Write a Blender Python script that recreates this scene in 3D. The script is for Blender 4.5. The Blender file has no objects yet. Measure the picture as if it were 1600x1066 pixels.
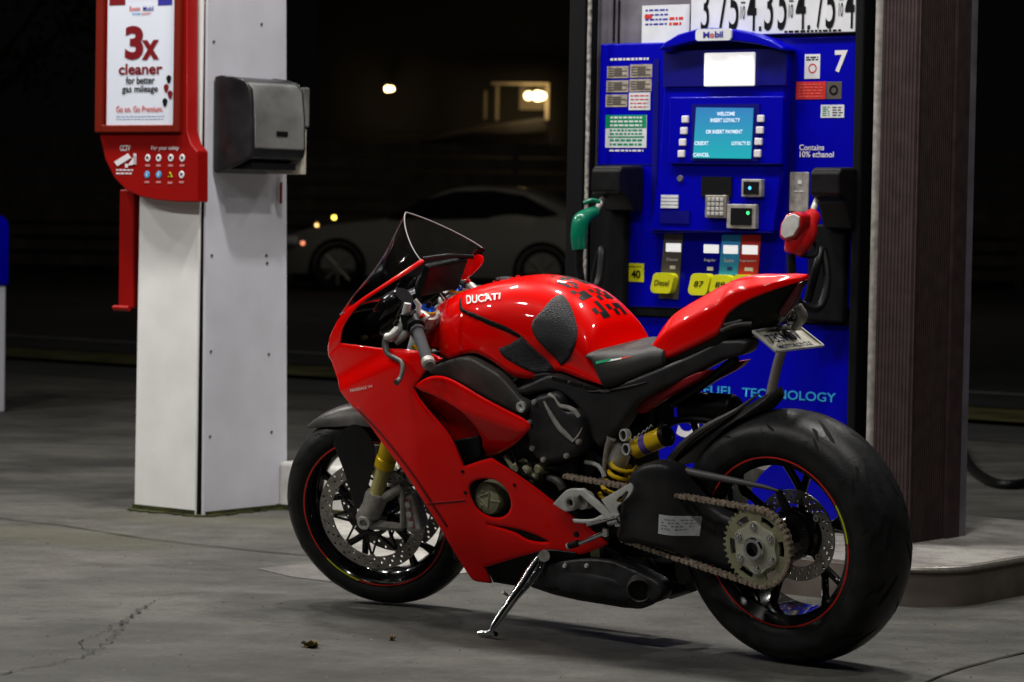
import bpy, bmesh, math, random
from mathutils import Vector, Matrix
from mathutils.geometry import delaunay_2d_cdt
from mathutils.bvhtree import BVHTree
random.seed(7)
SC = bpy.context.scene
COL = SC.collection
PI = math.pi

# ------------------------------------------------------------------ camera
PITCH, ROLL, LENS, CAMH = 0.045024,0.017513,104.535,1.18171
cam = bpy.data.objects.new('camera', bpy.data.cameras.new('camera'))
COL.objects.link(cam)
_f = Vector((0, math.cos(PITCH), -math.sin(PITCH))); _u = Vector((0, math.sin(PITCH), math.cos(PITCH))); _r = Vector((1, 0, 0))
_c, _s = math.cos(ROLL), math.sin(ROLL)
_R = _r*_c + _u*_s; _U = _u*_c - _r*_s
cam.matrix_world = Matrix(((_R.x, _U.x, -_f.x, 0), (_R.y, _U.y, -_f.y, 0), (_R.z, _U.z, -_f.z, CAMH), (0, 0, 0, 1)))
cam.data.lens = LENS; cam.data.sensor_width = 36; cam.data.clip_end = 600; cam.data.clip_start = .1
cam.data.dof.use_dof = True; cam.data.dof.focus_distance = 7.9; cam.data.dof.aperture_fstop = 6.5
SC.camera = cam

# ------------------------------------------------------------------ world, night
W = bpy.data.worlds.new('World'); SC.world = W; W.use_nodes = True
W.node_tree.nodes['Background'].inputs[0].default_value = (.013, .013, .014, 1)
W.node_tree.nodes['Background'].inputs[1].default_value = .10
SC.view_settings.view_transform = 'Standard'; SC.view_settings.look = 'None'
SC.view_settings.exposure = 0; SC.view_settings.gamma = 1

A = math.radians(-38)
def FW(o, x, y, z=0):      # station axes: x along the island to the right, y away from the camera side
    return Vector((o[0] + x*math.cos(A) - y*math.sin(A), o[1] + x*math.sin(A) + y*math.cos(A), z))
FO = (1.2805,9.5014,0)
def lamp(x, y, power, sx=.45, sy=.45, z=4.4, col=(1, .97, .92), to=None):
    d = bpy.data.lights.new('canopy_light', 'AREA'); d.shape = 'RECTANGLE'; d.size = sx; d.size_y = sy
    d.energy = power; d.color = col
    o = bpy.data.objects.new('canopy_light', d); COL.objects.link(o)
    o.location = FW(FO, x, y, z); o.rotation_euler = (0, 0, A)
    return o
# small square LED heads of the canopy, in rows
for lx, ly, pw in ((-6.4, -1.4, 80), (-4.6, -1.2, 85), (-2.9, -1.1, 80), (-1.2, -1.0, 85), (.5, -1.0, 75), (2.4, -1.2, 35), (-3.1, 2.6, 30), (-.2, 2.6, 30),
                   (-6.6, -4.4, 74), (-4.6, -4.6, 52), (-2.6, -4.7, 46), (-.6, -4.7, 40), (1.6, -4.8, 34), (-3.5, -7.8, 30)):
    lamp(lx, ly, pw, .24, .24)

# ------------------------------------------------------------------ materials
def mat(name, col, rough=.5, metal=0, coat=0, spec=.22, emit=None, es=0, noise=None, bump=None, alpha=None):
    m = bpy.data.materials.new(name); m.use_nodes = True; nt = m.node_tree; b = nt.nodes['Principled BSDF']
    b.inputs['Base Color'].default_value = (*col, 1); b.inputs['Roughness'].default_value = rough
    b.inputs['Metallic'].default_value = metal; b.inputs['Coat Weight'].default_value = coat
    b.inputs['Coat Roughness'].default_value = .04; b.inputs['Specular IOR Level'].default_value = spec
    if emit: b.inputs['Emission Color'].default_value = (*emit, 1); b.inputs['Emission Strength'].default_value = es
    tc = nt.nodes.new('ShaderNodeTexCoord')
    if noise:   # (scale, amount, detail)
        n = nt.nodes.new('ShaderNodeTexNoise'); n.inputs['Scale'].default_value = noise[0]; n.inputs['Detail'].default_value = noise[2] if len(noise) > 2 else 6
        nt.links.new(tc.outputs['Object'], n.inputs['Vector'])
        r = nt.nodes.new('ShaderNodeValToRGB'); r.color_ramp.elements[0].position = .3; r.color_ramp.elements[1].position = .7
        a = noise[1]
        r.color_ramp.elements[0].color = (*[c*(1-a) for c in col], 1); r.color_ramp.elements[1].color = (*[min(1, c*(1+a)) for c in col], 1)
        nt.links.new(n.outputs['Fac'], r.inputs['Fac']); nt.links.new(r.outputs['Color'], b.inputs['Base Color'])
        mr = nt.nodes.new('ShaderNodeMapRange'); mr.inputs['To Min'].default_value = max(0, rough-.12*a*2); mr.inputs['To Max'].default_value = min(1, rough+.12*a*2)
        nt.links.new(n.outputs['Fac'], mr.inputs['Value']); nt.links.new(mr.outputs['Result'], b.inputs['Roughness'])
    if bump:    # (scale, strength, kind)
        n = nt.nodes.new('ShaderNodeTexVoronoi' if len(bump) > 2 and bump[2] == 'v' else 'ShaderNodeTexNoise'); n.inputs['Scale'].default_value = bump[0]
        nt.links.new(tc.outputs['Object'], n.inputs['Vector'])
        k = nt.nodes.new('ShaderNodeBump'); k.inputs['Strength'].default_value = bump[1]; k.inputs['Distance'].default_value = .002
        nt.links.new(n.outputs[0], k.inputs['Height']); nt.links.new(k.outputs['Normal'], b.inputs['Normal'])
    return m
M = {}
M['red'] = mat('red_paint', (.86, .001, .0), .33, 0, .6, spec=.06, noise=(3, .05))
M['redm'] = mat('dull_red', (.22, .006, .010), .4)
M['blk'] = mat('black_plastic', (.005, .005, .0055), .42, noise=(30, .3))
M['blkg'] = mat('gloss_black', (.006, .006, .007), .15, 0, .6)
M['gry'] = mat('matte_dark_grey', (.030, .029, .031), .36, .15, noise=(18, .25), bump=(300, .1))
M['gry2'] = mat('charcoal', (.072, .068, .064), .36, .15, noise=(12, .3), bump=(300, .1))
M['cast'] = mat('cast_alloy', (.36, .345, .32), .42, .3, noise=(40, .3), bump=(200, .2))
M['silver'] = mat('brushed_alloy', (.58, .58, .56), .34, .3, noise=(30, .15))
M['steel'] = mat('disc_steel', (.34, .32, .29), .38, .6, noise=(60, .25))
M['chrome'] = mat('polished_steel', (.65, .66, .68), .12, 1)
M['gold'] = mat('gold_anodised', (.78, .52, .015), .30, .25, noise=(20, .1))
M['goldp'] = mat('pale_gold_tube', (.60, .54, .20), .25, .4)
M['yel'] = mat('yellow_spring', (.75, .48, .01), .35)
M['brass'] = mat('bronze_magnesium', (.30, .30, .19), .5, .35, noise=(25, .2))
M['chain'] = mat('chain_steel', (.38, .31, .25), .4, .45, noise=(80, .4))
M['tyre'] = mat('tyre_rubber', (.017, .017, .018), .40, noise=(25, .35), bump=(120, .3))
M['groove'] = mat('tread_groove', (.006, .006, .006), .8)
M['rimred'] = mat('red_pinstripe', (.65, .03, .02), .4)
M['lime'] = mat('yellow_mark', (.55, .6, .02), .5)
M['blue'] = mat('anodised_blue', (.01, .08, .5), .2, .6)
M['white'] = mat('white_decal', (.8, .8, .78), .4)
M['pad'] = mat('grip_pad_rubber', (.038, .038, .042), .5, bump=(330, 1.0, 'v'))
M['seat'] = mat('seat_vinyl', (.042, .041, .040), .45, bump=(400, .35))
M['grip'] = mat('grip_rubber', (.06, .06, .066), .6, bump=(900, .8, 'v'))
M['carbon'] = mat('carbon_weave', (.010, .010, .012), .3, 0, .5, bump=(500, .1))
M['green'] = mat('flag_green', (.02, .45, .2), .5)
M['plate'] = mat('number_plate', (.55, .52, .42), .35, noise=(14, .25))
M['navy'] = mat('plate_characters', (.02, .03, .08), .5)
M['lens'] = mat('dark_red_lens', (.06, .008, .012), .15, 0, .5)
def glassmat(name, tint, refl=.06):
    m = bpy.data.materials.new(name); m.use_nodes = True; nt = m.node_tree; nt.nodes.remove(nt.nodes['Principled BSDF'])
    t = nt.nodes.new('ShaderNodeBsdfTransparent'); t.inputs[0].default_value = (*tint, 1)
    g = nt.nodes.new('ShaderNodeBsdfGlossy'); g.inputs['Roughness'].default_value = .03
    lw = nt.nodes.new('ShaderNodeFresnel'); lw.inputs[0].default_value = 1.22
    mx = nt.nodes.new('ShaderNodeMixShader'); nt.links.new(lw.outputs[0], mx.inputs[0]); nt.links.new(t.outputs[0], mx.inputs[1]); nt.links.new(g.outputs[0], mx.inputs[2])
    nt.links.new(mx.outputs[0], nt.nodes['Material Output'].inputs[0]); return m
M['screen'] = glassmat('tinted_screen', (.62, .62, .64))
M['edge'] = mat('screen_edge', (.45, .42, .44), .2)

# ------------------------------------------------------------------ helpers
def finish(ob, ang=38, bevel=0, sub=0, solid=0):
    me = ob.data
    for p in me.polygons: p.use_smooth = True
    if ang is not None: me.set_sharp_from_angle(angle=math.radians(ang))
    if solid:
        s = ob.modifiers.new('s', 'SOLIDIFY'); s.thickness = solid; s.offset = 0
    if bevel:
        b = ob.modifiers.new('b', 'BEVEL'); b.width = bevel; b.segments = 2; b.limit_method = 'ANGLE'; b.angle_limit = math.radians(40); b.harden_normals = True
    if sub:
        s = ob.modifiers.new('u', 'SUBSURF'); s.levels = sub; s.render_levels = sub
    return ob
def mk(name, V, F, m, parent=None, ang=38, bevel=0, sub=0, solid=0, xf=None, mats=None, fm=None):
    me = bpy.data.meshes.new(name)
    if xf: V = [xf(v) for v in V]
    me.from_pydata([tuple(v) for v in V], [], F); me.update()
    bm = bmesh.new(); bm.from_mesh(me); bmesh.ops.recalc_face_normals(bm, faces=bm.faces); bm.to_mesh(me); bm.free()
    ob = bpy.data.objects.new(name, me); COL.objects.link(ob)
    for k in ([m] if m else []) + (mats or []): me.materials.append(M[k] if isinstance(k, str) else k)
    if fm:
        for p, i in zip(me.polygons, fm): p.material_index = i
    if parent: ob.parent = parent
    return finish(ob, ang, bevel, sub, solid)
class MB:
    def __init__(s): s.V = []; s.F = []; s.I = []
    def add(s, V, F, i=0):
        n = len(s.V); s.V += [Vector(v) for v in V]; s.F += [tuple(n+k for k in f) for f in F]; s.I += [i]*len(F); return s
    def box(s, x0, x1, y0, y1, z0, z1, i=0, xf=None):
        V = [Vector((x, y, z)) for z in (z0, z1) for y in (y0, y1) for x in (x0, x1)]
        if xf: V = [xf(v) for v in V]
        return s.add(V, [(0, 2, 3, 1), (4, 5, 7, 6), (0, 1, 5, 4), (2, 6, 7, 3), (0, 4, 6, 2), (1, 3, 7, 5)], i)
    def tube(s, pts, r, n=10, i=0, cap=True, smooth=0):
        pts = [Vector(p) for p in pts]
        rr = r if isinstance(r, (list, tuple)) else [r]*len(pts)
        if smooth:
            q = []; qr = []
            for k in range(len(pts)-1):
                a, b, c, d = pts[max(k-1, 0)], pts[k], pts[k+1], pts[min(k+2, len(pts)-1)]
                for j in range(smooth):
                    t = j/smooth
                    q.append(.5*((2*b)+(c-a)*t+(2*a-5*b+4*c-d)*t*t+(3*b-a-3*c+d)*t**3)); qr.append(rr[k]*(1-t)+rr[k+1]*t)
            q.append(pts[-1]); qr.append(rr[-1]); pts, rr = q, qr
        V = []; F = []; m = len(pts); up = None
        for k, p in enumerate(pts):
            d = (pts[min(k+1, m-1)]-pts[max(k-1, 0)]).normalized()
            if up is None: up = d.orthogonal().normalized()
            up = (up - d*up.dot(d)); up = up.normalized() if up.length > 1e-6 else d.orthogonal().normalized()
            w = d.cross(up)
            for j in range(n):
                a = 2*PI*j/n; V.append(p+(up*math.cos(a)+w*math.sin(a))*rr[k])
        for k in range(m-1):
            for j in range(n): F.append((k*n+j, k*n+(j+1) % n, (k+1)*n+(j+1) % n, (k+1)*n+j))
        if cap: F += [tuple(range(n)), tuple(range((m-1)*n, m*n))]
        return s.add(V, F, i)
    def cyl(s, a, b, r, n=24, i=0, r2=None):
        return s.tube([a, b], [r, r if r2 is None else r2], n, i)
    def lathe(s, o, ax, prof, n=64, i=0, closed=False, a0=0, a1=2*PI, e1=None):
        # prof: (radius, along) pairs
        o = Vector(o); ax = Vector(ax).normalized(); e1 = Vector(e1) if e1 else ax.orthogonal().normalized(); e2 = ax.cross(e1)
        full = abs(a1-a0-2*PI) < 1e-6; N = n if full else n+1; V = []; F = []; m = len(prof)
        for k in range(N):
            a = a0+(a1-a0)*k/n; d = e1*math.cos(a)+e2*math.sin(a)
            V += [o+ax*h+d*r for r, h in prof]
        for k in range(n):
            kk = (k+1) % N
            for j in range(m-1 if not closed else m): F.append((k*m+j, kk*m+j, kk*m+(j+1) % m, k*m+(j+1) % m))
        return s.add(V, F, i)
    def extr(s, poly, f0, f1, i=0):     # poly 2D -> f0/f1 map to 3D ; simple (possibly concave) outline
        n = len(poly); V = [f0(p) for p in poly]+[f1(p) for p in poly]
        T = tri2d(poly)
        F = [t for t in T]+[tuple(k+n for k in reversed(t)) for t in T]+[(k, (k+1) % n, (k+1) % n+n, k+n) for k in range(n)]
        return s.add(V, F, i)
    def build(s, name, m, parent=None, ang=38, bevel=0, sub=0, xf=None, mats=None, solid=0):
        return mk(name, s.V, s.F, m, parent, ang, bevel, sub, solid, xf, mats, s.I if mats else None)
def tri2d(poly):
    P = [Vector((p[0], p[1])) for p in poly]; n = len(P)
    r = delaunay_2d_cdt(P, [(k, (k+1) % n) for k in range(n)], [], 0, 1e-7)
    out = []
    for f in r[2]:
        c = sum((r[0][k] for k in f), Vector((0, 0)))/len(f)
        if inside(c, P): out.append(tuple(r[3][k][0] if r[3][k] else 0 for k in f))
    return out
def inside(p, P):
    c = False; n = len(P); x, y = p[0], p[1]
    for k in range(n):
        a, b = P[k], P[k-1]
        if (a[1] > y) != (b[1] > y) and x < (b[0]-a[0])*(y-a[1])/(b[1]-a[1])+a[0]: c = not c
    return c
def smooth_poly(P, step=.008, closed=True):
    n = len(P); out = []
    pts = [Vector((p[0], p[1])) for p in P]; cor = [len(p) > 2 for p in P]
    for k in range(n if closed else n-1):
        b, c = pts[k], pts[(k+1) % n]
        a = pts[k-1] if (closed or k > 0) else b
        d = pts[(k+2) % n] if (closed or k+2 < n) else c
        if cor[k]: a = b-(c-b)
        if cor[(k+1) % n]: d = c+(c-b)
        m = max(1, int((c-b).length/step))
        # centripetal-ish tangents, clamped
        L = (c-b).length
        t1 = (c-a); t1 = t1*(L/max(t1.length, 1e-6)); t2 = (d-b); t2 = t2*(L/max(t2.length, 1e-6))
        for j in range(m):
            t = j/m
            out.append(b*(2*t**3-3*t*t+1)+t1*(t**3-2*t*t+t)+c*(-2*t**3+3*t*t)+t2*(t**3-t*t))
    if not closed: out.append(pts[-1])
    return out
def pdist(p, P):
    best = 9
    for k in range(len(P)):
        a, b = P[k-1], P[k]; ab = b-a; t = max(0, min(1, (p-a).dot(ab)/max(ab.dot(ab), 1e-12))); best = min(best, (p-a-ab*t).length)
    return best
def panel(name, poly, g, thick, m, parent, holes=(), rim=(.010, .004), grid=.014, sgn=1, xf=None, mats=None, label=None, step=.008):
    """side panel: outline in bike x,z; outer face at y = g(x,z); rolled edge; real thickness"""
    if not callable(g): gv = g; g = lambda x, z: gv
    loops = [smooth_poly(poly, step)]+[smooth_poly(h, step) for h in holes]
    pts = []; edges = []
    for L in loops:
        s = len(pts); pts += L; edges += [(s+k, s+(k+1) % len(L)) for k in range(len(L))]
    nb = len(pts)
    x0 = min(p.x for p in loops[0]); x1 = max(p.x for p in loops[0]); z0 = min(p.y for p in loops[0]); z1 = max(p.y for p in loops[0])
    R = rim[0]
    for L in loops:      # inner offset ring for a rolled edge
        n = len(L)
        for k in range(n):
            t = (L[(k+1) % n]-L[k-1]); nn = Vector((-t.y, t.x)).normalized()
            for f in (.35, 1.0):
                for sg in (1, -1):
                    q = L[k]+nn*R*f*sg
                    if ok(q, loops) and min(pdist(q, LL) for LL in loops) > R*f*.85: pts.append(q)
    x = x0+grid/2; r = 0
    while x < x1:
        z = z0+grid/2+(grid/2 if r % 2 else 0)
        while z < z1:
            q = Vector((x, z))
            if ok(q, loops) and min(pdist(q, LL) for LL in loops) > R*1.25: pts.append(q)
            z += grid
        x += grid*.87; r += 1
    res = delaunay_2d_cdt(pts, edges, [], 0, 1e-7)
    P2 = res[0]; F = [f for f in res[2] if ok(sum((P2[k] for k in f), Vector((0, 0)))/len(f), loops)]
    V = []; n = len(P2)
    bd = {}
    for k, p in enumerate(P2):
        d = min(pdist(p, LL) for LL in loops)
        y = g(p.x, p.y)
        e = rim[1]*(1-math.sqrt(max(0, 1-(1-d/R)**2))) if d < R else 0
        V.append(Vector((p.x, sgn*(y-e), p.y)))
    for p in P2: V.append(Vector((p.x, sgn*(g(p.x, p.y)-thick), p.y)))
    FF = [tuple(f) for f in F]+[tuple(k+n for k in reversed(f)) for f in F]
    cnt = {}
    for f in F:
        for k in range(len(f)):
            a, b = f[k], f[(k+1) % len(f)]; cnt[(min(a, b), max(a, b))] = cnt.get((min(a, b), max(a, b)), 0)+1
    FF += [(a, b, b+n, a+n) for (a, b), c in cnt.items() if c == 1]
    fm = [0]*len(F)+[1 if mats else 0]*(len(FF)-len(F))
    o = mk(name, V, FF, m, parent, 50, xf=xf, mats=mats, fm=fm if mats else None)
    if label: o['label'] = label
    return o
def ok(q, loops): return inside(q, loops[0]) and not any(inside(q, h) for h in loops[1:])
def loft(rings, capends=True):
    b = MB(); n = len(rings[0]); V = [v for r in rings for v in r]; F = []
    for k in range(len(rings)-1):
        for j in range(n): F.append((k*n+j, k*n+(j+1) % n, (k+1)*n+(j+1) % n, (k+1)*n+j))
    if capends: F += [tuple(range(n)), tuple(range((len(rings)-1)*n, len(rings)*n))]
    return b.add(V, F)
def interp(tab, x):
    if x <= tab[0][0]: return tab[0][1]
    for (a, u), (b, v) in zip(tab, tab[1:]):
        if x <= b:
            t = (x-a)/(b-a); t = t*t*(3-2*t) if False else t; return u+(v-u)*t
    return tab[-1][1]
def crom(tab, x):      # smooth monotone-ish interpolation of a table sorted by x
    if x <= tab[0][0]: return tab[0][1]
    if x >= tab[-1][0]: return tab[-1][1]
    for k in range(len(tab)-1):
        if x <= tab[k+1][0]: break
    x0, y0 = tab[k]; x1, y1 = tab[k+1]; h = x1-x0
    def sl(i):
        a, b = max(i-1, 0), min(i+1, len(tab)-1); return (tab[b][1]-tab[a][1])/(tab[b][0]-tab[a][0])
    t = (x-x0)/h; m0, m1 = sl(k)*h, sl(k+1)*h
    return y0*(2*t**3-3*t*t+1)+m0*(t**3-2*t*t+t)+y1*(-2*t**3+3*t*t)+m1*(t**3-t*t)
def thing(name, label, cat, loc=(0, 0, 0), rz=0, group=None):
    o = bpy.data.objects.new(name, None); COL.objects.link(o); o.location = loc; o.rotation_euler = (0, 0, rz); o.empty_display_size = .1
    return tag(o, label, cat, group)
def tag(o, label, cat, group=None):
    o['label'] = label; o['category'] = cat
    if group: o['group'] = group
    return o
def struct(o): o['kind'] = 'structure'; return o
def textmesh(txt, size=1, bold=0, align='LEFT', shear=0, width=1, space=1):
    c = bpy.data.curves.new('t', 'FONT'); c.body = txt; c.size = size; c.offset = bold; c.align_x = align; c.shear = shear; c.space_character = space
    o = bpy.data.objects.new('t', c); COL.objects.link(o)
    dg = bpy.context.evaluated_depsgraph_get(); me = bpy.data.meshes.new_from_object(o.evaluated_get(dg))
    V = [(v.co.x*width, v.co.y) for v in me.vertices]; F = [tuple(p.vertices) for p in me.polygons]
    bpy.data.objects.remove(o); bpy.data.meshes.remove(me); return V, F
def text(name, txt, x0, z0, x1, z1, y, m, parent, bold=0, xf=None, shear=0, b=None, i=0):
    """lettering fitted to the box x0..x1, z0..z1 in the plane y, standing 1 mm proud"""
    V, F = textmesh(txt, 1, bold, shear=shear)
    if not V: return
    a0 = min(v[0] for v in V); a1 = max(v[0] for v in V); b0 = min(v[1] for v in V); b1 = max(v[1] for v in V)
    VV = [Vector((x0+(v[0]-a0)/(a1-a0)*(x1-x0), y, z0+(v[1]-b0)/(b1-b0)*(z1-z0))) for v in V]
    if b is not None: b.add(VV, F, i); return
    return mk(name, VV, F, m, parent, None, xf=xf)

# ------------------------------------------------------------------ side-surface shapes of the bike (lateral y as a function of x,z)
#G-BEGIN
def lin(tab, x):
    if x <= tab[0][0]: return tab[0][1]
    for (a, u), (b, v) in zip(tab, tab[1:]):
        if x <= b: return u+(v-u)*(x-a)/(b-a)
    return tab[-1][1]
def sm(tab, x):
    if x <= tab[0][0]: return tab[0][1]
    if x >= tab[-1][0]: return tab[-1][1]
    for k in range(len(tab)-1):
        if x <= tab[k+1][0]: break
    x0, y0 = tab[k]; x1, y1 = tab[k+1]; h = x1-x0
    def sl(i):
        a, b = max(i-1, 0), min(i+1, len(tab)-1); return (tab[b][1]-tab[a][1])/(tab[b][0]-tab[a][0])
    t = (x-x0)/h; m0, m1 = sl(k)*h, sl(k+1)*h
    return y0*(2*t**3-3*t*t+1)+m0*(t**3-2*t*t+t)+y1*(-2*t**3+3*t*t)+m1*(t**3-t*t)
def gfair(x, z):
    w = sm([(.4,.185),(.6,.200),(.8,.215),(1.0,.228),(1.15,.230),(1.3,.208),(1.42,.170),(1.52,.120),(1.60,.060),(1.68,.0)], x)
    v = sm([(.05,.44),(.15,.56),(.3,.78),(.5,.95),(.7,1.0),(.85,.96),(.95,.82),(1.1,.47)], z)
    zl = .655+(1.56-x)*.36
    k = max(0, min(1, (zl-z+.03)/.06)); k = k*k*(3-2*k)
    f = max(0, min(1, (x-.95)/.15))*max(0, min(1, (1.60-x)/.08))
    return w*v + .016*k*f
def gmid(x, z): return gfair(x, z)-.016*max(0, min(1, (x-.95)/.15))*0+.004-.03*max(0, (x-.95))-.45*max(0, .625+(x-.8)*.25-z)
def gduct(x, z): return gfair(x, z)-.045
def gdark(x, z): return .165
def gpan(x, z): return sm([(.70,.178),(.80,.182),(.95,.175),(1.10,.155)], x)
def gsw(x, z): return sm([(.0,.115),(.17,.118),(.21,.135),(.27,.188),(.38,.196),(.50,.185),(.56,.160)], x)
def gframe(x, z): return sm([(.0,.08),(.15,.085),(.35,.115),(.5,.140),(.7,.165),(.85,.165)], x)
def gbelly(x, z): return .9*gfair(x, z)+.35*(z-.2)
def gcov(x, z): return .172
#G-END

# ------------------------------------------------------------------ motorcycle
BM = Matrix([[-0.762609, -0.641198, -0.085397], [0.64686, -0.755934, -0.100678], [0.0, -0.132018, 0.991247]]); BT = Vector([0.7777, 7.79277, 0.0]); SR = Matrix([[0.949146, -0.313983, -0.023176], [0.313983, 0.938584, 0.14309], [-0.023176, -0.14309, 0.989438]]); SO = Vector([1.441701, 0.0, 0.287559])
bike = thing('motorcycle', 'glossy red sports motorcycle leaning on its side stand on the concrete', 'motorcycle')
_m = BM.to_4x4(); _m.translation = BT; bike.matrix_world = _m
def S(v): return SO + SR @ (Vector(v)-SO)
AXS = Vector((-math.sin(math.radians(24.5)), 0, math.cos(math.radians(24.5))))
Y1 = Vector((0, 1, 0))
def circ2(cx, cy, r, n): return [Vector((cx+r*math.cos(2*PI*k/n), cy+r*math.sin(2*PI*k/n))) for k in range(n)]
def plate(name, outer, holes, f0, f1, m, parent, xf=None, bevel=0):
    loops = [outer]+holes; pts = []; edges = []
    for L in loops:
        s = len(pts); pts += [Vector((p[0], p[1])) for p in L]; edges += [(s+k, s+(k+1) % len(L)) for k in range(len(L))]
    res = delaunay_2d_cdt(pts, edges, [], 0, 1e-8); P = res[0]
    LL = [[Vector((p[0], p[1])) for p in L] for L in loops]
    bb = [(min(p.x for p in L), max(p.x for p in L), min(p.y for p in L), max(p.y for p in L)) for L in LL]
    def good(c):
        if not inside(c, LL[0]): return False
        for L, b in zip(LL[1:], bb[1:]):
            if b[0] <= c.x <= b[1] and b[2] <= c.y <= b[3] and inside(c, L): return False
        return True
    F = [tuple(f) for f in res[2] if good(sum((P[k] for k in f), Vector((0, 0)))/len(f))]
    n = len(P); cnt = {}
    for f in F:
        for k in range(len(f)):
            a, b = f[k], f[(k+1) % len(f)]; cnt[(min(a, b), max(a, b))] = cnt.get((min(a, b), max(a, b)), 0)+1
    FF = F+[tuple(k+n for k in reversed(f)) for f in F]+[(a, b, b+n, a+n) for (a, b), c in cnt.items() if c == 1]
    return mk(name, [f0(p) for p in P]+[f1(p) for p in P], FF, m, parent, 40, bevel=bevel, xf=xf)

def make_wheel(name, cx, cz, tprof, hw, xf, spoke_y, gro):
    rim = MB(); C = (cx, 0, cz)
    f = .230
    rim.lathe(C, Y1, [(f, hw), (f+.002, hw-.006), (.208, hw-.026), (.203, 0), (.208, -hw+.026), (f+.002, -hw+.006), (f, -hw), (.222, -hw), (.199, -hw+.024), (.193, 0), (.199, hw-.024), (.222, hw)], 96, closed=True, e1=(1, 0, 0))
    for k in range(5):
        a = 2*PI*k/5+.35
        def pt(r, da, y): return Vector((cx+r*math.cos(a+da), y, cz+r*math.sin(a+da)))
        rim.tube([pt(.03, 0, spoke_y), pt(.07, 0, spoke_y), pt(.115, 0, spoke_y*.9)], [.020, .016, .013], 10, smooth=3)
        for s in (-1, 1):
            rim.tube([pt(.105, 0, spoke_y*.9), pt(.135, s*.10, spoke_y*.8), pt(.170, s*.17, spoke_y*.6), pt(.198, s*.20, spoke_y*.4)], [.011, .0105, .010, .014], 10, smooth=4)
    rim.cyl((cx, spoke_y-.05, cz), (cx, spoke_y+.05, cz), .045, 28)
    w = rim.build(name, 'blkg', bike, xf=xf)
    t = MB(); full = tprof + [(r, -y) for r, y in reversed(tprof[:-1])]
    prof = []
    for k in range(len(full)-1):
        a, b, c, d = full[max(k-1, 0)], full[k], full[k+1], full[min(k+2, len(full)-1)]
        for j in range(4):
            q = j/4; prof.append(tuple(.5*((2*b[i])+(c[i]-a[i])*q+(2*a[i]-5*b[i]+4*c[i]-d[i])*q*q+(3*b[i]-a[i]-3*c[i]+d[i])*q**3) for i in (0, 1)))
    prof.append(full[-1])
    t.lathe(C, Y1, prof+[(.226, -hw+.01), (.226, hw-.01)], 128, closed=True, e1=(1, 0, 0))
    def ts(a, s):      # surface point at angle a, lateral parameter s in -1..1 along the profile
        i = (s*.5+.5)*(len(prof)-1); k = min(int(i), len(prof)-2); q = i-k
        r = prof[k][0]*(1-q)+prof[k+1][0]*q+.0007; y = prof[k][1]*(1-q)+prof[k+1][1]*q
        return Vector((cx+r*math.cos(a), y*1.004, cz-r*math.sin(a)))
    def groove(p, q, wd, bend=0):
        n = 9; V = []; F = []
        for k in range(n+1):
            u = k/n; a = p[0]+(q[0]-p[0])*u; s = p[1]+(q[1]-p[1])*u+bend*math.sin(PI*u)
            w_ = wd*(math.sin(PI*min(1, u*1.0))**.6)*.5+.0004
            V += [ts(a, s-w_), ts(a, s+w_)]
        for k in range(n): F.append((2*k, 2*k+1, 2*k+3, 2*k+2))
        t.add(V, F, 1)
    N = gro
    for k in range(N):
        a = 2*PI*k/N
        for sg in (1, -1):
            o = 0 if sg == 1 else PI/N
            groove((a+o, sg*.30), (a+o+.26*14/N, sg*.10), .055, sg*.03)
            groove((a+o+.12, sg*.40), (a+o+.24, sg*.30), .045, -sg*.02)
            groove((a+o+.05, sg*.50), (a+o+.17, sg*.40), .040, sg*.01)
            groove((a+o+.16, sg*.62), (a+o+.20, sg*.46), .020)
    for word, a0_, r_, h_ in (('SUPERSPORT', .4, tprof[4][0]-.006, .013), ('RADIAL', 2.3, tprof[4][0]-.004, .011), ('SUPERSPORT', 3.6, tprof[4][0]-.006, .013), ('TUBELESS', 5.2, tprof[4][0]-.004, .011)):
        pass
    t.build('tyre', None, w, xf=xf, mats=['tyre', 'groove'])
    m_ = MB()     # moulded sidewall ribs
    for rr_, k_ in ((tprof[1][0]+.004, 1), (tprof[2][0]+.004, 2)):
        yy_ = tprof[k_][1]+.0022
        m_.lathe(C, Y1, [(rr_-.001, yy_-.002), (rr_, yy_), (rr_+.001, yy_-.002)], 110, e1=(1, 0, 0))
    m_.build('sidewall_rib', 'tyre', w, xf=xf)
    st = MB()
    for s in (1, -1):
        st.lathe(C, Y1, [(.2225, s*(hw+.0012)), (.2268, s*(hw+.0012))], 120, e1=(1, 0, 0))
    st.build('rim_stripe', 'rimred', w, xf=xf)
    return w

RP = [(.223, .076), (.229, .086), (.242, .094), (.262, .099), (.286, .097), (.306, .085), (.321, .066), (.331, .040), (.335, .018), (.336, 0)]
FP = [(.223, .046), (.229, .052), (.238, .058), (.251, .0605), (.266, .057), (.280, .046), (.291, .031), (.298, .015), (.300, 0)]
I3 = lambda v: Vector(v)
rw = make_wheel('rear_wheel', 0, .338, RP, .084, I3, -.045, 13)
fw = make_wheel('front_wheel', 1.469, .300, FP, .056, S, 0, 13)
RC = Vector((0, 0, .338)); FC = Vector((1.469, 0, .300))
def arcpatch(b, C, r0, r1, y, a0, a1, n=14, i=0):
    V = []
    for k in range(n+1):
        a = a0+(a1-a0)*k/n; d = Vector((math.cos(a), 0, math.sin(a))); V += [Vector(C)+d*r0+Y1*y, Vector(C)+d*r1+Y1*y]
    b.add(V, [(2*k, 2*k+1, 2*k+3, 2*k+2) for k in range(n)], i)
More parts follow.
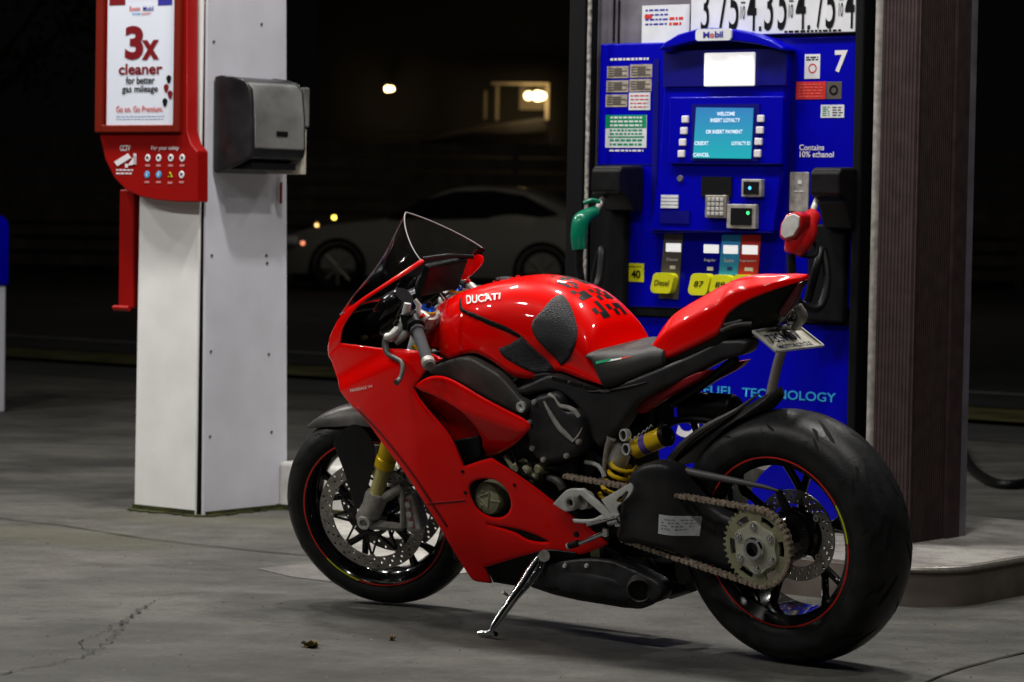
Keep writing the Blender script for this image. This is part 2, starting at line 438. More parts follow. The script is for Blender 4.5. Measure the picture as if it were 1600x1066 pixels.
# yellow balance/brand marks on the rim tape
b = MB(); arcpatch(b, RC, .2222, .2272, .0858, math.radians(150), math.radians(176)); b.build('rim_mark', 'lime', rw)
b = MB(); arcpatch(b, FC, .2222, .2272, .0578, math.radians(-68), math.radians(-38)); b.build('rim_mark', 'lime', fw, xf=S)

def brake_disc(parent, C, y, ro, ri, xf, nh, nb, m='steel', sgn=1):
    holes = [circ2(0, 0, ri, 64)]
    for k in range(nh):
        for j, rr in enumerate((.2, .5, .8)):
            a = 2*PI*(k+j*.33)/nh; r = ri+(ro-ri)*rr; holes.append(circ2(r*math.cos(a), r*math.sin(a), .0042, 8))
    f = lambda yy: (lambda p: Vector((C[0]+p[0], yy, C[2]+p[1])))
    d = plate('brake_disc', circ2(0, 0, ro, 96), holes, f(y+.0025), f(y-.0025), m, parent, xf=xf)
    c = MB()
    c.lathe((C[0], y, C[2]), Y1, [(.05, -.004), (.05, .006), (.062, .006), (.062, -.004)], 32, closed=True, e1=(1, 0, 0))
    for k in range(nb):
        a = 2*PI*k/nb
        for da in (.22, -.22):
            p0 = Vector((C[0]+.056*math.cos(a+da*1.8), y, C[2]+.056*math.sin(a+da*1.8))); p1 = Vector((C[0]+(ri+.001)*math.cos(a), y, C[2]+(ri+.001)*math.sin(a)))
            c.tube([p0, p1], [.0042, .0036], 6)
    c.build('disc_carrier', 'blkg', d, xf=xf)
    c = MB()
    for k in range(nb):
        a = 2*PI*k/nb; p = Vector((C[0]+(ri+.002)*math.cos(a), y, C[2]+(ri+.002)*math.sin(a)))
        c.lathe(p, Y1, [(.003, -.005), (.003, .006), (.0085, .006), (.0085, -.005)], 14, closed=True)
    c.build('disc_button', 'cast', d, xf=xf)
    return d
brake_disc(fw, FC, .072, .166, .128, S, 26, 9)
brake_disc(fw, FC, -.072, .166, .128, S, 26, 9)
brake_disc(rw, RC, -.006, .1225, .085, I3, 22, 5)

# sprocket, its carrier, bolts and nut
SP = Vector((0, .165, .341))
tooth = []
for k in range(41):
    for da, r in ((-.5, .0985), (-.28, .0990), (-.12, .1065), (.12, .1065), (.28, .0990)):
        a = 2*PI*(k+da)/41; tooth.append(Vector((r*math.cos(a), r*math.sin(a))))
slots = [circ2(0, 0, .048, 40)]
for k in range(6):
    a0 = 2*PI*(k+.5)/6+.5; L = [Vector((r*math.cos(a0+t), r*math.sin(a0+t))) for r, ts_ in ((.086, (-.26, -.13, 0, .13, .26)), (.070, (.26, .13, 0, -.13, -.26))) for t in ts_]; slots.append(L)
spf = lambda y: (lambda p: Vector((SP.x+p[0], y, SP.z+p[1])))
sp = plate('sprocket', tooth, slots, spf(.169), spf(.162), 'brass', rw, bevel=0)
star = [Vector(((.066+.005*math.cos(6*(a-.5)))*math.cos(a), (.066+.005*math.cos(6*(a-.5)))*math.sin(a))) for a in [2*PI*k/72 for k in range(72)]]
plate('sprocket_carrier', star, [circ2(0, 0, .03, 32)], spf(.176), spf(.168), mat('pale_bronze', (.46, .46, .37), .4, .2), sp, bevel=.0012)
b = MB()
for k in range(6):
    a = .5+PI*k/3; p = SP+Vector((.057*math.cos(a), .011, .057*math.sin(a)))
    b.lathe(p, Y1, [(0, .009), (.004, .009), (.0045, .007), (.0082, .007), (.009, .003), (.0105, .003), (.0105, 0)], 12)
b.build('carrier_bolt', 'chrome', sp)
b = MB(); b.lathe(SP, Y1, [(.019, .006), (.019, .026), (.027, .026), (.031, .021), (.031, .010), (.035, .010), (.035, .004)], 28); b.build('axle_nut', 'chrome', sp)
b = MB(); b.cyl(SP+Vector((0, -.21, 0)), SP+Vector((0, .012, 0)), .0185, 24); b.cyl(SP+Vector((0, -.16, 0)), SP+Vector((0, -.02, 0)), .05, 30); b.cyl(SP+Vector((0, -.135, 0)), SP+Vector((0, -.045, 0)), .068, 30)
b.build('axle_hub', 'blkg', rw)

# chain
b = MB(); e = MB()
UP = [(-0.0891,0.4419),(0.6278,0.4828)]; LO = [(0.0752,0.257),(0.4508,0.3245)]
u0 = Vector((UP[1][0], UP[1][1])); l0 = Vector((LO[1][0], LO[1][1]))
path = []
top = Vector((.0, SP.z+.1025)); bot = Vector((.012, SP.z-.1025))
def seg(p, q):
    n = max(1, round((q-p).length/.0079)); return [p+(q-p)*k/n for k in range(n)]
path += seg(u0, top)
na = round(PI*.1025/.0079)
path += [Vector((-.1025*math.sin(PI*k/na), SP.z+.1025*math.cos(PI*k/na))) for k in range(na)]
path += seg(Vector((0, SP.z-.1025)), l0)
far = []
for k in range(0, len(path)-2, 2):
    p, q = path[k], path[k+2]; d = (q-p).normalized(); nn = Vector((-d.y, d.x)); o = .0085 if (k//2) % 2 else .0062
    for s in (1, -1):
        V = []
        y = .165+s*o
        for t, r in ((-.3, .004), (0, .0075), (.25, .0062), (.5, .0048), (.75, .0062), (1, .0075), (1.3, .004)):
            c = p+(q-p)*t
            for sg in (1, -1):
                for yy in (y-.0009, y+.0009): w_ = c+nn*r*sg; V.append(Vector((w_.x, yy, w_.y)))
        F = []
        for j in range(6):
            a = 4*j; F += [(a, a+4, a+6, a+2), (a+1, a+3, a+7, a+5), (a, a+1, a+5, a+4), (a+2, a+6, a+7, a+3)]
        b.add(V, F+[(0, 2, 3, 1), (24, 25, 27, 26)])
    b.cyl((p.x, .165-.011, p.y), (p.x, .165+.0115, p.y), .0042, 8)
b.build('drive_chain', 'chain', bike, ang=30)

# swingarm
swing = panel('swingarm', [(0.4465,0.3237),(0.4417,0.3783),(0.4279,0.4319),(0.4027,0.4913),(0.3623,0.5307),(0.2981,0.5487),(0.2535,0.5348),(0.2223,0.4864),(0.1973,0.4436),(0.157,0.4122),(0.1017,0.3958,1),(0.0698,0.3814),(0.0607,0.3345),(0.0897,0.2737,1),(0.136,0.2541),(0.2102,0.272),(0.2811,0.3087),(0.3726,0.3205)], gsw, .05, 'gry', bike, rim=(.022, .018), grid=.016)
st = [(0.2924,0.4105),(0.2006,0.3992),(0.2087,0.3472),(0.2985,0.3583)]
b = MB(); cx = [Vector((x, gsw(x, z)+.001, z)) for x, z in st]
def bil(u, v): return (cx[0]*(1-u)+cx[1]*u)*(1-v)+(cx[3]*(1-u)+cx[2]*u)*v
V = [];
for i in range(6):
    for j in range(5):
        p = bil(i/5, j/4); p.y = gsw(p.x, p.z)+.0012; V.append(p)
b.add(V, [(5*i+j, 5*i+j+1, 5*i+j+6, 5*i+j+5) for i in range(5) for j in range(4)])
stk = b.build('warning_sticker', mat('sticker_paper', (.62, .64, .66), .5, noise=(60, .12)), swing)
b = MB()
for r_, row in enumerate((.18, .34, .5, .66)):
    for c_ in range(9):
        if (r_*7+c_*5) % 4 == 0: continue
        V = []
        for u, v in ((.08+c_*.095, row), (.15+c_*.095, row), (.15+c_*.095, row+.06), (.08+c_*.095, row+.06)):
            p = bil(u, v); p.y = gsw(p.x, p.z)+.0018; V.append(p)
        b.add(V, [(0, 1, 2, 3)])
b.build('sticker_print', mat('print_grey', (.3, .3, .3), .6), stk)
b = MB()
b.tube([(0.0116,0.045,0.4674),(0.0047,0.03,0.4241),(0.0093,0.01,0.3821)], [.009, .012, .02], 8, smooth=3)
b.tube([(0.471,0.05,0.3732),(0.2994,0.05,0.3522),(0.1465,0.06,0.324),(0.0494,0.1,0.3272)], [.05, .05, .05, .062], 14, smooth=4)
b.build('swingarm_brace', 'gry', swing)
b = MB(); b.tube([(0.2899,0.125,0.5222),(0.2313,0.125,0.5144),(0.1148,0.115,0.5005),(0.0242,0.1,0.4874),(-0.0207,0.09,0.477)], [.012, .011, .0095, .006, .003], 10, smooth=4); b.build('swingarm_tube', mat('dull_grey_tube', (.12, .115, .12), .4, .2), swing)
b = MB()
b.tube([(0.0089,0,0.4006),(-0.0307,-0.02,0.3793),(-0.0546,-0.02,0.342),(-0.0455,-0.02,0.2949)], [.016, .022, .024, .016], 10, smooth=4)
b.tube([(0.0012,0.03,0.4159),(-0.0122,0.02,0.3552),(-0.0005,0.01,0.2835)], [.022, .03, .02], 10, smooth=4)
b.build('rear_caliper', 'blkg', bike)

# rear hugger
b = MB(); rings = []
HL = [(0.3482,0.4913),(0.2962,0.5574),(0.2295,0.6015),(0.1553,0.6455),(0.0866,0.6835),(0.0397,0.7132),(0.018,0.7329)]
for k in range(25):
    t = k/24*(len(HL)-1); i = min(int(t), len(HL)-2); q = t-i
    x = HL[i][0]*(1-q)+HL[i+1][0]*q; z = HL[i][1]*(1-q)+HL[i+1][1]*q
    wd = crom([(0, .085), (.5, .088), (.75, .065), (1, .006)], k/24); sk = -.02*wd/.088
    cy = .085-wd if k/24 > .6 else 0
    cy = 0
    r = []
    for j in range(9):
        s = -1+2*j/8; r.append(Vector((x, s*wd, z+(.16*wd*(1-s*s))+(0 if abs(s) < .9 else sk))))
    for j in range(9):
        s = 1-2*j/8; r.append(Vector((x+.002, s*wd*.97, z+(.16*wd*(1-s*s))-.003+(0 if abs(s) < .9 else sk))))
    rings.append(r)
# shift laterally so the near edge follows y = .085
loft(rings).build('rear_hugger', 'gry', bike, ang=50)
b = MB()
b.tube([(0.3433,0.09,0.5048),(0.315,0.09,0.5398),(0.2647,0.09,0.5881),(0.187,0.088,0.6372),(0.1145,0.07,0.6759),(0.0737,0.02,0.7154)], [.016, .014, .012, .010, .007, .002], 8, smooth=4)
b.build('hugger_bracket', 'gry2', bike)

# dark engine mass and frame behind the panels
b = MB()
def block(x0, x1, z0, z1, w, bb=b): bb.box(x0, x1, -w, w, z0, z1)
block(.62, 1.06, .30, .74, .12); block(.78, 1.12, .18, .45, .11); block(.50, .66, .30, .62, .10); block(.40, .62, .60, .70, .05); b.tube([(.34, 0, .66), (.16, 0, .665)], [.045, .04], 16)
block(1.06, 1.15, .34, .72, .11)
b.build('engine_block', 'blk', bike, bevel=.02)
b = MB(); b.box(1.16, 1.19, -.10, .10, .34, .78); b.build('radiator', 'blk', bike)

# engine covers
b = MB(); OC = [(0.7511,0.6103),(0.7421,0.6605),(0.7188,0.6937),(0.677,0.7066),(0.6427,0.7137),(0.6216,0.6991),(0.6131,0.668),(0.5842,0.668),(0.5591,0.6502),(0.5513,0.6105),(0.5639,0.566),(0.5998,0.5355),(0.6595,0.5172),(0.7138,0.5169),(0.7436,0.5397),(0.7546,0.571)]
panel('engine_cover', OC, gcov, .06, 'gry', bike, rim=(.018, .014), grid=.012)
b = MB()
b.tube([(0.6792,0.174,0.6874),(0.6567,0.175,0.6519),(0.6305,0.175,0.6184),(0.6053,0.175,0.5989),(0.5853,0.174,0.5825)], [.003, .006, .008, .007, .004], 8, smooth=3)
b.tube([(0.6664,0.166,0.7044),(0.6446,0.166,0.6968),(0.6276,0.167,0.6768),(0.6011,0.167,0.6731),(0.5804,0.166,0.6654),(0.5679,0.164,0.6483)], .0065, 8, smooth=3)
b.tube([(0.5558,0.168,0.6218),(0.5676,0.172,0.6008),(0.5828,0.174,0.5861)], [.001, .003, .003], 8, smooth=3)
b.build('cover_ridge', 'cast', bike)
b = MB()
for q in [(0.8344,0.14,0.4664),(0.8116,0.14,0.4897),(0.7799,0.14,0.483),(0.7334,0.14,0.4917),(0.7625,0.13,0.4626)]:
    b.lathe(q, Y1, [(0, .02), (.010, .02), (.016, .012), (.020, -.02)], 14)
b.tube([(0.8512,0.15,0.5211),(0.8181,0.15,0.4767),(0.8038,0.145,0.4517)], .008, 8, smooth=3)
b.build('water_pump', 'brass', bike)
b = MB()
b.tube([(0.8136,0.16,0.5363),(0.7882,0.16,0.4862),(0.7464,0.15,0.4569)], .005, 8, smooth=4)
b.build('hose', 'blk', bike)
for q_, r_ in (([(0.7806,0.15,0.7433),(0.8347,0.15,0.7049),(0.8715,0.14,0.6474)], .006), ([(0.6114,0.12,0.5532),(0.5572,0.12,0.5357),(0.5161,0.12,0.4981),(0.5241,0.12,0.4535)], .008), ([(0.4338,0.05,0.5697),(0.3507,0.04,0.6255),(0.2644,0.04,0.6394),(0.2091,0.03,0.6324)], .010), ([(0.3021,0.03,0.6613),(0.284,0.03,0.6191),(0.2723,0.03,0.5766)], .009), ([(0.7868,0.13,0.5003),(0.7242,0.14,0.4923),(0.6637,0.13,0.5018),(0.6138,0.12,0.5247)], .007), ([(0.5755,0.11,0.5449),(0.5561,0.11,0.511),(0.5814,0.11,0.4738),(0.6274,0.11,0.458)], .006)):
    b = MB(); b.tube(q_, r_, 8, smooth=4); b.build('hose', 'blk', bike)

b = MB()
for q in [(0.7309,0.172,0.5548),(0.6949,0.172,0.5253),(0.6126,0.172,0.5416),(0.5669,0.172,0.5833),(0.7361,0.172,0.6254),(0.7129,0.172,0.6834)]: b.lathe(q, Y1, [(0, .010), (.0035, .010), (.004, .007), (.0075, .007), (.0075, -.004)], 12)
b.build('case_bolt', 'cast', bike)
b = MB(); b.tube([(0.8871,0.14,0.4752),(0.8357,0.15,0.4358),(0.7684,0.15,0.414),(0.7302,0.14,0.424)], .009, 8, smooth=4); b.build('oil_hose', 'blk', bike)
b = MB(); b.tube([(0.7166,0.13,0.466),(0.6771,0.14,0.4601),(0.6609,0.14,0.4382)], .012, 10, smooth=3); b.build('sprocket_guard', 'gry2', bike)
b = MB(); b.tube([(0.584,0.13,0.5181),(0.532,0.14,0.5131),(0.5123,0.14,0.4847)], .006, 8, smooth=3); b.build('quickshifter_rod', 'silver', bike)
# subframe / seat support side
frp = panel('side_frame', [(0.7911,0.7064),(0.7312,0.7344),(0.6777,0.756,1),(0.6526,0.7586),(0.5813,0.7398),(0.4959,0.7196,1),(0.4598,0.7362),(0.3855,0.7638),(0.327,0.7858),(0.2401,0.8201),(0.1422,0.8648,1),(0.0574,0.8511),(0.1558,0.8052),(0.2303,0.7692),(0.2923,0.7403),(0.3666,0.7074),(0.4063,0.6822),(0.4563,0.6217),(0.4981,0.5819),(0.527,0.5633,1),(0.5453,0.5836),(0.5581,0.6251),(0.5716,0.6562),(0.605,0.6901),(0.6521,0.713),(0.7115,0.7071),(0.7618,0.6956)], gframe, .05, 'gry', bike, rim=(.012, .010))
b = MB()
for q in ([(0.6531,0.7542),(0.6091,0.746),(0.6142,0.7387),(0.6582,0.7469)], [(0.5985,0.7425),(0.5614,0.7358),(0.5664,0.7285),(0.6036,0.7353)], [(0.5546,0.7335),(0.5177,0.7268),(0.5227,0.7196),(0.5596,0.7263)]):
    b.add([Vector((x, gframe(x, z)+.001-.004, z)) for x, z in q]+[Vector((x, gframe(x, z)+.0015, z)) for x, z in q], [(0, 1, 2, 3), (4, 5, 6, 7), (0, 1, 5, 4), (1, 2, 6, 5), (2, 3, 7, 6), (3, 0, 4, 7)])
b.build('vent_slot', 'groove', frp)
b = MB(); b.tube([Vector((x, gframe(x, z)+.002, z)) for x, z in [(0.5448,0.717),(0.4851,0.722),(0.419,0.7342),(0.3642,0.7474)]], [.001, .0025, .0025, .001], 8, smooth=3); b.build('frame_edge', 'gry2', frp)
panel('under_seat_panel', [(0.4386,0.6613,1),(0.4197,0.6815),(0.3303,0.7262),(0.221,0.7747),(0.1744,0.7839,1),(0.201,0.7621),(0.2882,0.7199),(0.4088,0.6543,1)], .098, .03, 'redm', bike, rim=(.006, .005), sgn=1)
panel('under_seat_panel', [(0.4386,0.6613,1),(0.4197,0.6815),(0.3303,0.7262),(0.221,0.7747),(0.1744,0.7839,1),(0.201,0.7621),(0.2882,0.7199),(0.4088,0.6543,1)], .098, .03, 'redm', bike, rim=(.006, .005), sgn=-1)
b = MB(); b.tube([(0.3393,0.05,0.6765),(0.2617,0.05,0.7188),(0.1957,0.05,0.76),(0.1194,0.05,0.8113)], .012, 8, smooth=4); b.tube([(0.4167,-0.05,0.6548),(0.3378,-0.05,0.6977),(0.2708,-0.05,0.7396),(0.1933,-0.05,0.7917)], .012, 8, smooth=4)
b.build('subframe_tube', 'blk', bike)

# ---- fairing
FAIR = [(1.5268,0.7765),(1.4498,0.8106,1),(1.3356,0.8146),(1.2146,0.8146),(1.1027,0.8185),(1.0325,0.8125),(0.991,0.7976,1),(1.0379,0.7699),(1.0907,0.7146,1),(1.0706,0.6773),(1.0251,0.6281),(0.9883,0.5876),(0.9689,0.5482),(0.9527,0.4955,1),(0.9032,0.5113),(0.8525,0.5252,1),(0.8304,0.5137,1),(0.7866,0.4908),(0.7284,0.456),(0.6553,0.4058),(0.5702,0.3494),(0.5073,0.3026,1),(0.5429,0.2867),(0.6161,0.2618),(0.6712,0.2648),(0.7257,0.264),(0.8051,0.2437),(0.8809,0.2195),(0.9649,0.1923,1),(0.9632,0.1666),(0.9624,0.143,1),(0.9961,0.1445),(1.022,0.1505),(1.0414,0.199),(1.0718,0.2961),(1.1137,0.3857),(1.1677,0.4665),(1.2334,0.5355),(1.3097,0.6044),(1.3893,0.6439),(1.4457,0.6759),(1.4773,0.7032),(1.5153,0.7426),(1.565,0.7647)]
HOLE = [(0.9449,0.4383),(0.9113,0.4591),(0.8576,0.4625),(0.826,0.4461),(0.8122,0.4192),(0.8156,0.3854),(0.842,0.3591),(0.8841,0.3504),(0.925,0.3644),(0.945,0.3913)]
SLIT = [(0.9058,0.3279,1),(0.8466,0.3248),(0.793,0.3194),(0.7417,0.3065),(0.7086,0.2921,1),(0.7465,0.289),(0.7846,0.2936),(0.8176,0.31)]
fair = panel('side_fairing', FAIR, gfair, .004, 'red', bike, holes=[HOLE, SLIT], rim=(.008, .003), mats=None)
fairR = panel('side_fairing', FAIR, gfair, .004, 'red', bike, holes=[SLIT], rim=(.008, .003), sgn=-1)
for s in (1, -1):
    panel('fairing_liner', [(x+(-.012 if x > 1.45 else 0), z, *r) for x, z, *r in FAIR], lambda x, z: gfair(x, z)-.007, .003, 'blk', fair if s == 1 else fairR, holes=[HOLE] if s == 1 else [], rim=(.006, .001), grid=.03, sgn=s)
STRIP = [(1.5635,0.7687),(1.5343,0.811),(1.4712,0.8651),(1.4143,0.9049),(1.3529,0.9396),(1.2751,0.9787),(1.2076,1.0156),(1.1657,1.039),(1.1339,1.0584,1),(1.119,1.052),(1.1276,1.0434),(1.1912,1.0078),(1.2657,0.9689),(1.3429,0.9281),(1.3864,0.8948),(1.4276,0.8532),(1.4454,0.8111,1),(1.4902,0.789)]
for s in (1, -1):
    panel('nose_edge', STRIP, gfair, .006, None, bike, mats=['red', 'blk'], rim=(.005, .004), grid=.02, sgn=s, step=.006)
# nose front and upper cowl between the two sides
NL = [(1.4371,0.6825),(1.4773,0.7032),(1.5153,0.7426),(1.565,0.7647),(1.5343,0.811),(1.4712,0.8651),(1.4354,0.8923)]
rings = []
for k, (x, z) in enumerate(NL):
    y = gfair(x, z); r = []
    fwd = .02+.05*min(1, y/.1)
    for j in range(13):
        s = -1+2*j/12; r.append(Vector((x+fwd*(1-s*s)*.6, s*(y-.002), z+.012*(1-s*s))))
    rings.append(r)
V = [v for r in rings for v in r]
F = [(13*k+j, 13*k+j+1, 13*k+j+14, 13*k+j+13) for k in range(len(rings)-1) for j in range(12)]
nose = mk('nose_cowl', V, F, 'red', bike, 50, solid=.003)
mk('cowl_liner', [v*1 + Vector((-.006, -.004*(1 if v.y > 0 else -1), -.002)) for v in V], F, 'blk', nose, 50, solid=.001)
# black inner cowl, intake and dash
b = MB()
b.tube([(1.6153,-0.1,0.7846),(1.5166,-0.11,0.8254),(1.4186,-0.12,0.8752),(1.2871,-0.12,0.9362)], [.05, .06, .05, .03], 12, smooth=4)
b.tube([(1.4799,0,0.8152),(1.3935,0.02,0.8594),(1.3443,0.02,0.8986),(1.3059,0.02,0.9334)], [.03, .045, .05, .03], 12, smooth=4)
b.build('air_intake', 'blkg', bike)
b = MB(); b.tube([(1.4606,0.03,0.8056),(1.3978,0.03,0.8251),(1.3298,0.03,0.8522)], .0045, 8); b.tube([(1.4758,0.03,0.8068),(1.439,0.03,0.8178)], .009, 8); b.build('headlight_bracket', 'brass', bike)
DS = [(1.1482,1.0219),(1.0443,1.0519),(1.0378,1.0448),(1.1137,0.9771)]
b = MB(); dc = Vector([(1.1756,0,0.9899)][0])
b.box(-.012, .012, -.085, .085, -.05, .05, xf=lambda v: dc+Matrix.Rotation(math.radians(-28), 3, 'Y') @ v)
b.build('dashboard', 'blk', bike, bevel=.008)
b = MB(); b.tube([(1.1531,0.1,1.0536),(1.1456,0,1.0494),(1.1553,-0.12,1.0293)], .006, 8, smooth=4); b.build('screen_brace', 'blk', bike)

# windscreen: arches from the left cowl edge over to the right one
BL = [(1.4211,0.9007),(1.3524,0.9379),(1.2745,0.977),(1.2069,1.014),(1.165,1.0373),(1.1301,1.0551)]
TC = [(1.4964,0.8789),(1.44,0.9561),(1.3961,1.0154),(1.3602,1.0721),(1.3298,1.1265),(1.2955,1.1714)]
cols = []; NS = 24; NA = 20
for k in range(NS+1):
    t = k/NS; u = t*(len(BL)-1); i = min(int(u), len(BL)-2); q = u-i
    bx = BL[i][0]*(1-q)+BL[i+1][0]*q; bz = BL[i][1]*(1-q)+BL[i+1][1]*q
    tx = crom([(0, TC[0][0]), (.2, TC[1][0]), (.4, TC[2][0]), (.6, TC[3][0]), (.8, TC[4][0]), (1, TC[5][0])], t)
    tz = crom([(0, TC[0][1]), (.2, TC[1][1]), (.4, TC[2][1]), (.6, TC[3][1]), (.8, TC[4][1]), (1, TC[5][1])], t)
    y = gfair(bx, bz)-.002; r = []
    for j in range(NA+1):
        a = PI*j/NA; sy = math.cos(a); sz = math.sin(a)
        e_ = .9+.75*t; sy = math.copysign(abs(sy)**e_, sy); sz = sz**(1+.45*t) if sz > 0 else 0
        r.append(Vector((bx+(tx-bx)*sz, y*sy, bz+(tz-bz)*sz)))
    cols.append(r)
V = [v for r in cols for v in r]; n = NA+1
F = [(n*k+j, n*k+j+1, n*k+j+n+1, n*k+j+n) for k in range(NS) for j in range(NA)]
ws = mk('windscreen', V, F, 'screen', bike, None)
b = MB(); b.tube(cols[-1], .0016, 6); b.tube(cols[0], .0014, 6); b.build('screen_rim', 'edge', ws)
E2 = [(1.1371,1.038,1),(1.1206,1.0328),(1.1223,1.0143),(1.1463,0.9914),(1.1927,0.9641),(1.2121,0.9673,1),(1.2191,0.9969),(1.1725,1.0241)]
panel('cowl_ear', E2, .128, .014, 'red', bike, rim=(.008, .007), sgn=-1, grid=.02)

# middle panel, duct and black filler
MIDP = [(1.0905,0.7182,1),(1.0605,0.7372),(1.0209,0.7492),(0.9805,0.7469),(0.9281,0.7273),(0.8606,0.6964),(0.7812,0.6644),(0.7195,0.6389),(0.7065,0.6218),(0.7329,0.5964),(0.795,0.5601),(0.8606,0.5288,1),(0.8974,0.5156),(0.9374,0.51,1),(0.9211,0.5417),(0.9055,0.5689,1),(0.9103,0.6041),(0.9369,0.6453),(0.9763,0.6718),(1.0276,0.6934),(1.0696,0.7063)]
panel('middle_fairing', MIDP, gmid, .006, 'red', bike, rim=(.010, .006))
panel('duct_panel', [(1.1433,0.7151),(1.0545,0.6864),(0.9903,0.6557),(0.9461,0.621),(0.9075,0.5611,1),(0.9172,0.5551),(0.9794,0.543),(1.0172,0.5563),(1.0426,0.6012),(1.0904,0.6488)], gduct, .004, mat('duct_shade_red', (.34, .0, .0), .4), bike, rim=(.006, .002))  # shade inside the duct is put into this darker red
panel('duct_trim', [(1.0103,0.5602,1),(0.9138,0.579,1),(0.9153,0.513,1),(0.9895,0.4833,1)], lambda x, z: gduct(x, z)+.012, .02, 'blk', bike, rim=(.005, .003))
# clutch case
cl = [(0.9063,0.15,0.4015)][0]
b = MB(); b.lathe(cl, Y1, [(0, .034), (.030, .034), (.036, .030), (.043, .028), (.047, .020), (.050, .0), (.050, -.04)], 40)
cc = b.build('clutch_cover', 'brass', bike)
b = MB()
b.lathe(Vector(cl)+Y1*.034, Y1, [(.020, 0), (.022, .004), (.026, .004), (.028, 0)], 3, e1=(1, 0, .2))
for k in range(3):
    a = 1.2+2*PI*k/3; p = Vector(cl); d = Vector((math.cos(a), 0, math.sin(a)))
    b.tube([p+d*.02+Y1*.033, p+d*.046+Y1*.024], [.006, .004], 8)
b.build('cover_rib', 'brass', cc)
# frame side cover with its bolt
pan = panel('frame_cover', [(1.1142,0.7489),(1.0586,0.7725),(0.9833,0.7922),(0.9366,0.7952),(0.891,0.78),(0.8335,0.7547),(0.7902,0.718),(0.7634,0.6928),(0.7386,0.6763),(0.7427,0.6531),(0.7632,0.6432),(0.7894,0.6506),(0.8575,0.6749),(0.9405,0.7053),(1.0169,0.7286),(1.0712,0.7336),(1.1059,0.7348)], gpan, .03, 'gry2', bike, rim=(.012, .008))
bt = [(0.7541,0.184,0.669)][0]
b = MB(); b.lathe(bt, Y1, [(0, -.002), (.007, -.002), (.0085, .003), (.015, .003), (.016, -.004)], 24); b.build('frame_bolt', 'silver', pan)
panel('frame_gap', [(1.1918,0.6966),(1.1177,0.7588),(1.0378,0.7916),(0.9288,0.82),(0.808,0.7454),(0.6748,0.7592),(0.6954,0.73),(0.7943,0.6928),(1.0489,0.6751)], .145, .02, 'blk', bike)
# belly pan
panel('belly_pan', [(0.9801,0.189,1),(0.8877,0.2189),(0.8036,0.246),(0.7176,0.2685),(0.6581,0.2699),(0.6198,0.2611),(0.664,0.2217),(0.7606,0.1701),(0.8107,0.1417,1),(0.9195,0.1303),(0.988,0.1347,1)], lambda x, z: gbelly(x, z)-.004, .02, 'blk', bike, rim=(.006, .004))
panel('belly_pan', [(0.9801,0.189,1),(0.8877,0.2189),(0.8036,0.246),(0.7176,0.2685),(0.6581,0.2699),(0.6198,0.2611),(0.664,0.2217),(0.7606,0.1701),(0.8107,0.1417,1),(0.9195,0.1303),(0.988,0.1347,1)], lambda x, z: gbelly(x, z)-.004, .02, 'blk', bike, rim=(.006, .004), sgn=-1)

# ---- tank
TT = [(0.5375,0.8472),(0.552,0.8871),(0.5803,0.9212),(0.6265,0.9567),(0.6806,0.9815),(0.7473,0.9973),(0.8157,1.0024),(0.8857,0.9969),(0.9571,0.984),(1.0298,0.9673),(1.1038,0.9448),(1.1543,0.923),(1.1784,0.9)]
TB = [(0.4743,0.7326),(0.5131,0.7392),(0.5675,0.7467),(0.611,0.7567),(0.6595,0.7647),(0.6968,0.7506),(0.7292,0.7418),(0.7791,0.7446),(0.8101,0.7572),(0.8406,0.777),(0.876,0.7949),(0.9262,0.8068),(0.9859,0.7969),(1.0347,0.782)]
TT = sorted(TT); TB = sorted(TB)
TXF = TT[-1][0]+.002
WT = [(.48, .150), (.54, .150), (.62, .158), (.70, .168), (.80, .178), (.90, .176), (1.0, .160), (1.08, .130), (1.13, .085)]
SEAM = sorted([(0.9843,0.9162),(0.9258,0.9035),(0.8279,0.8802),(0.758,0.8529),(0.736,0.8277),(0.7069,0.7992),(0.6676,0.7619)])
def tank_ring(x, n=56):
    zt = crom(TT, x)-max(0, .537-x)*1.9; zb = crom(TB, x); w = crom(WT, x)
    f = max(0, (x-1.02)/(TXF-1.02))
    zb = zb+(f**2)*.02
    R = []
    for j in range(n+1):
        a = PI*j/n; c = math.cos(a); s = math.sin(a)
        # squarer shoulders
        yy = math.copysign(abs(c)**.72, c)*w; zz = zb+(zt-zb)*(s**.86)
        # waist where the knees go, bulged shoulder above
        hgt = (zz-zb)/max(zt-zb, 1e-3)
        waist = math.exp(-((x-.66)/.13)**2)*math.exp(-((hgt-.12)/.25)**2)
        yy *= 1-.20*waist
        sz = crom(SEAM, x)
        if SEAM[0][0] < x < SEAM[-1][0]:
            k = 1/(1+math.exp(-(zz-sz)/.003)); yy *= .955+.045*k
            k2 = math.exp(-((zz-sz+.004)/.004)**2); yy *= 1-.03*k2
        R.append(Vector((x, yy, zz)))
    return R
rings = []
x0 = .485; NTK = 110
for k in range(NTK+1):
    x = x0+(TXF-x0)*k/NTK; rings.append(tank_ring(x))
for f, sc in ((.006, .93), (.011, .8), (.014, .5), (.0145, .1)):      # rounded front
    r = tank_ring(TXF); c = sum(r, Vector())/len(r)
    rings.append([Vector((TXF+f, c.y+(v.y-c.y)*sc, c.z+(v.z-c.z)*sc)) for v in r])
tank = loft(rings).build('fuel_tank', 'red', bike, ang=None)
tb = BVHTree.FromPolygons([v.co.copy() for v in tank.data.vertices], [tuple(p.vertices) for p in tank.data.polygons])
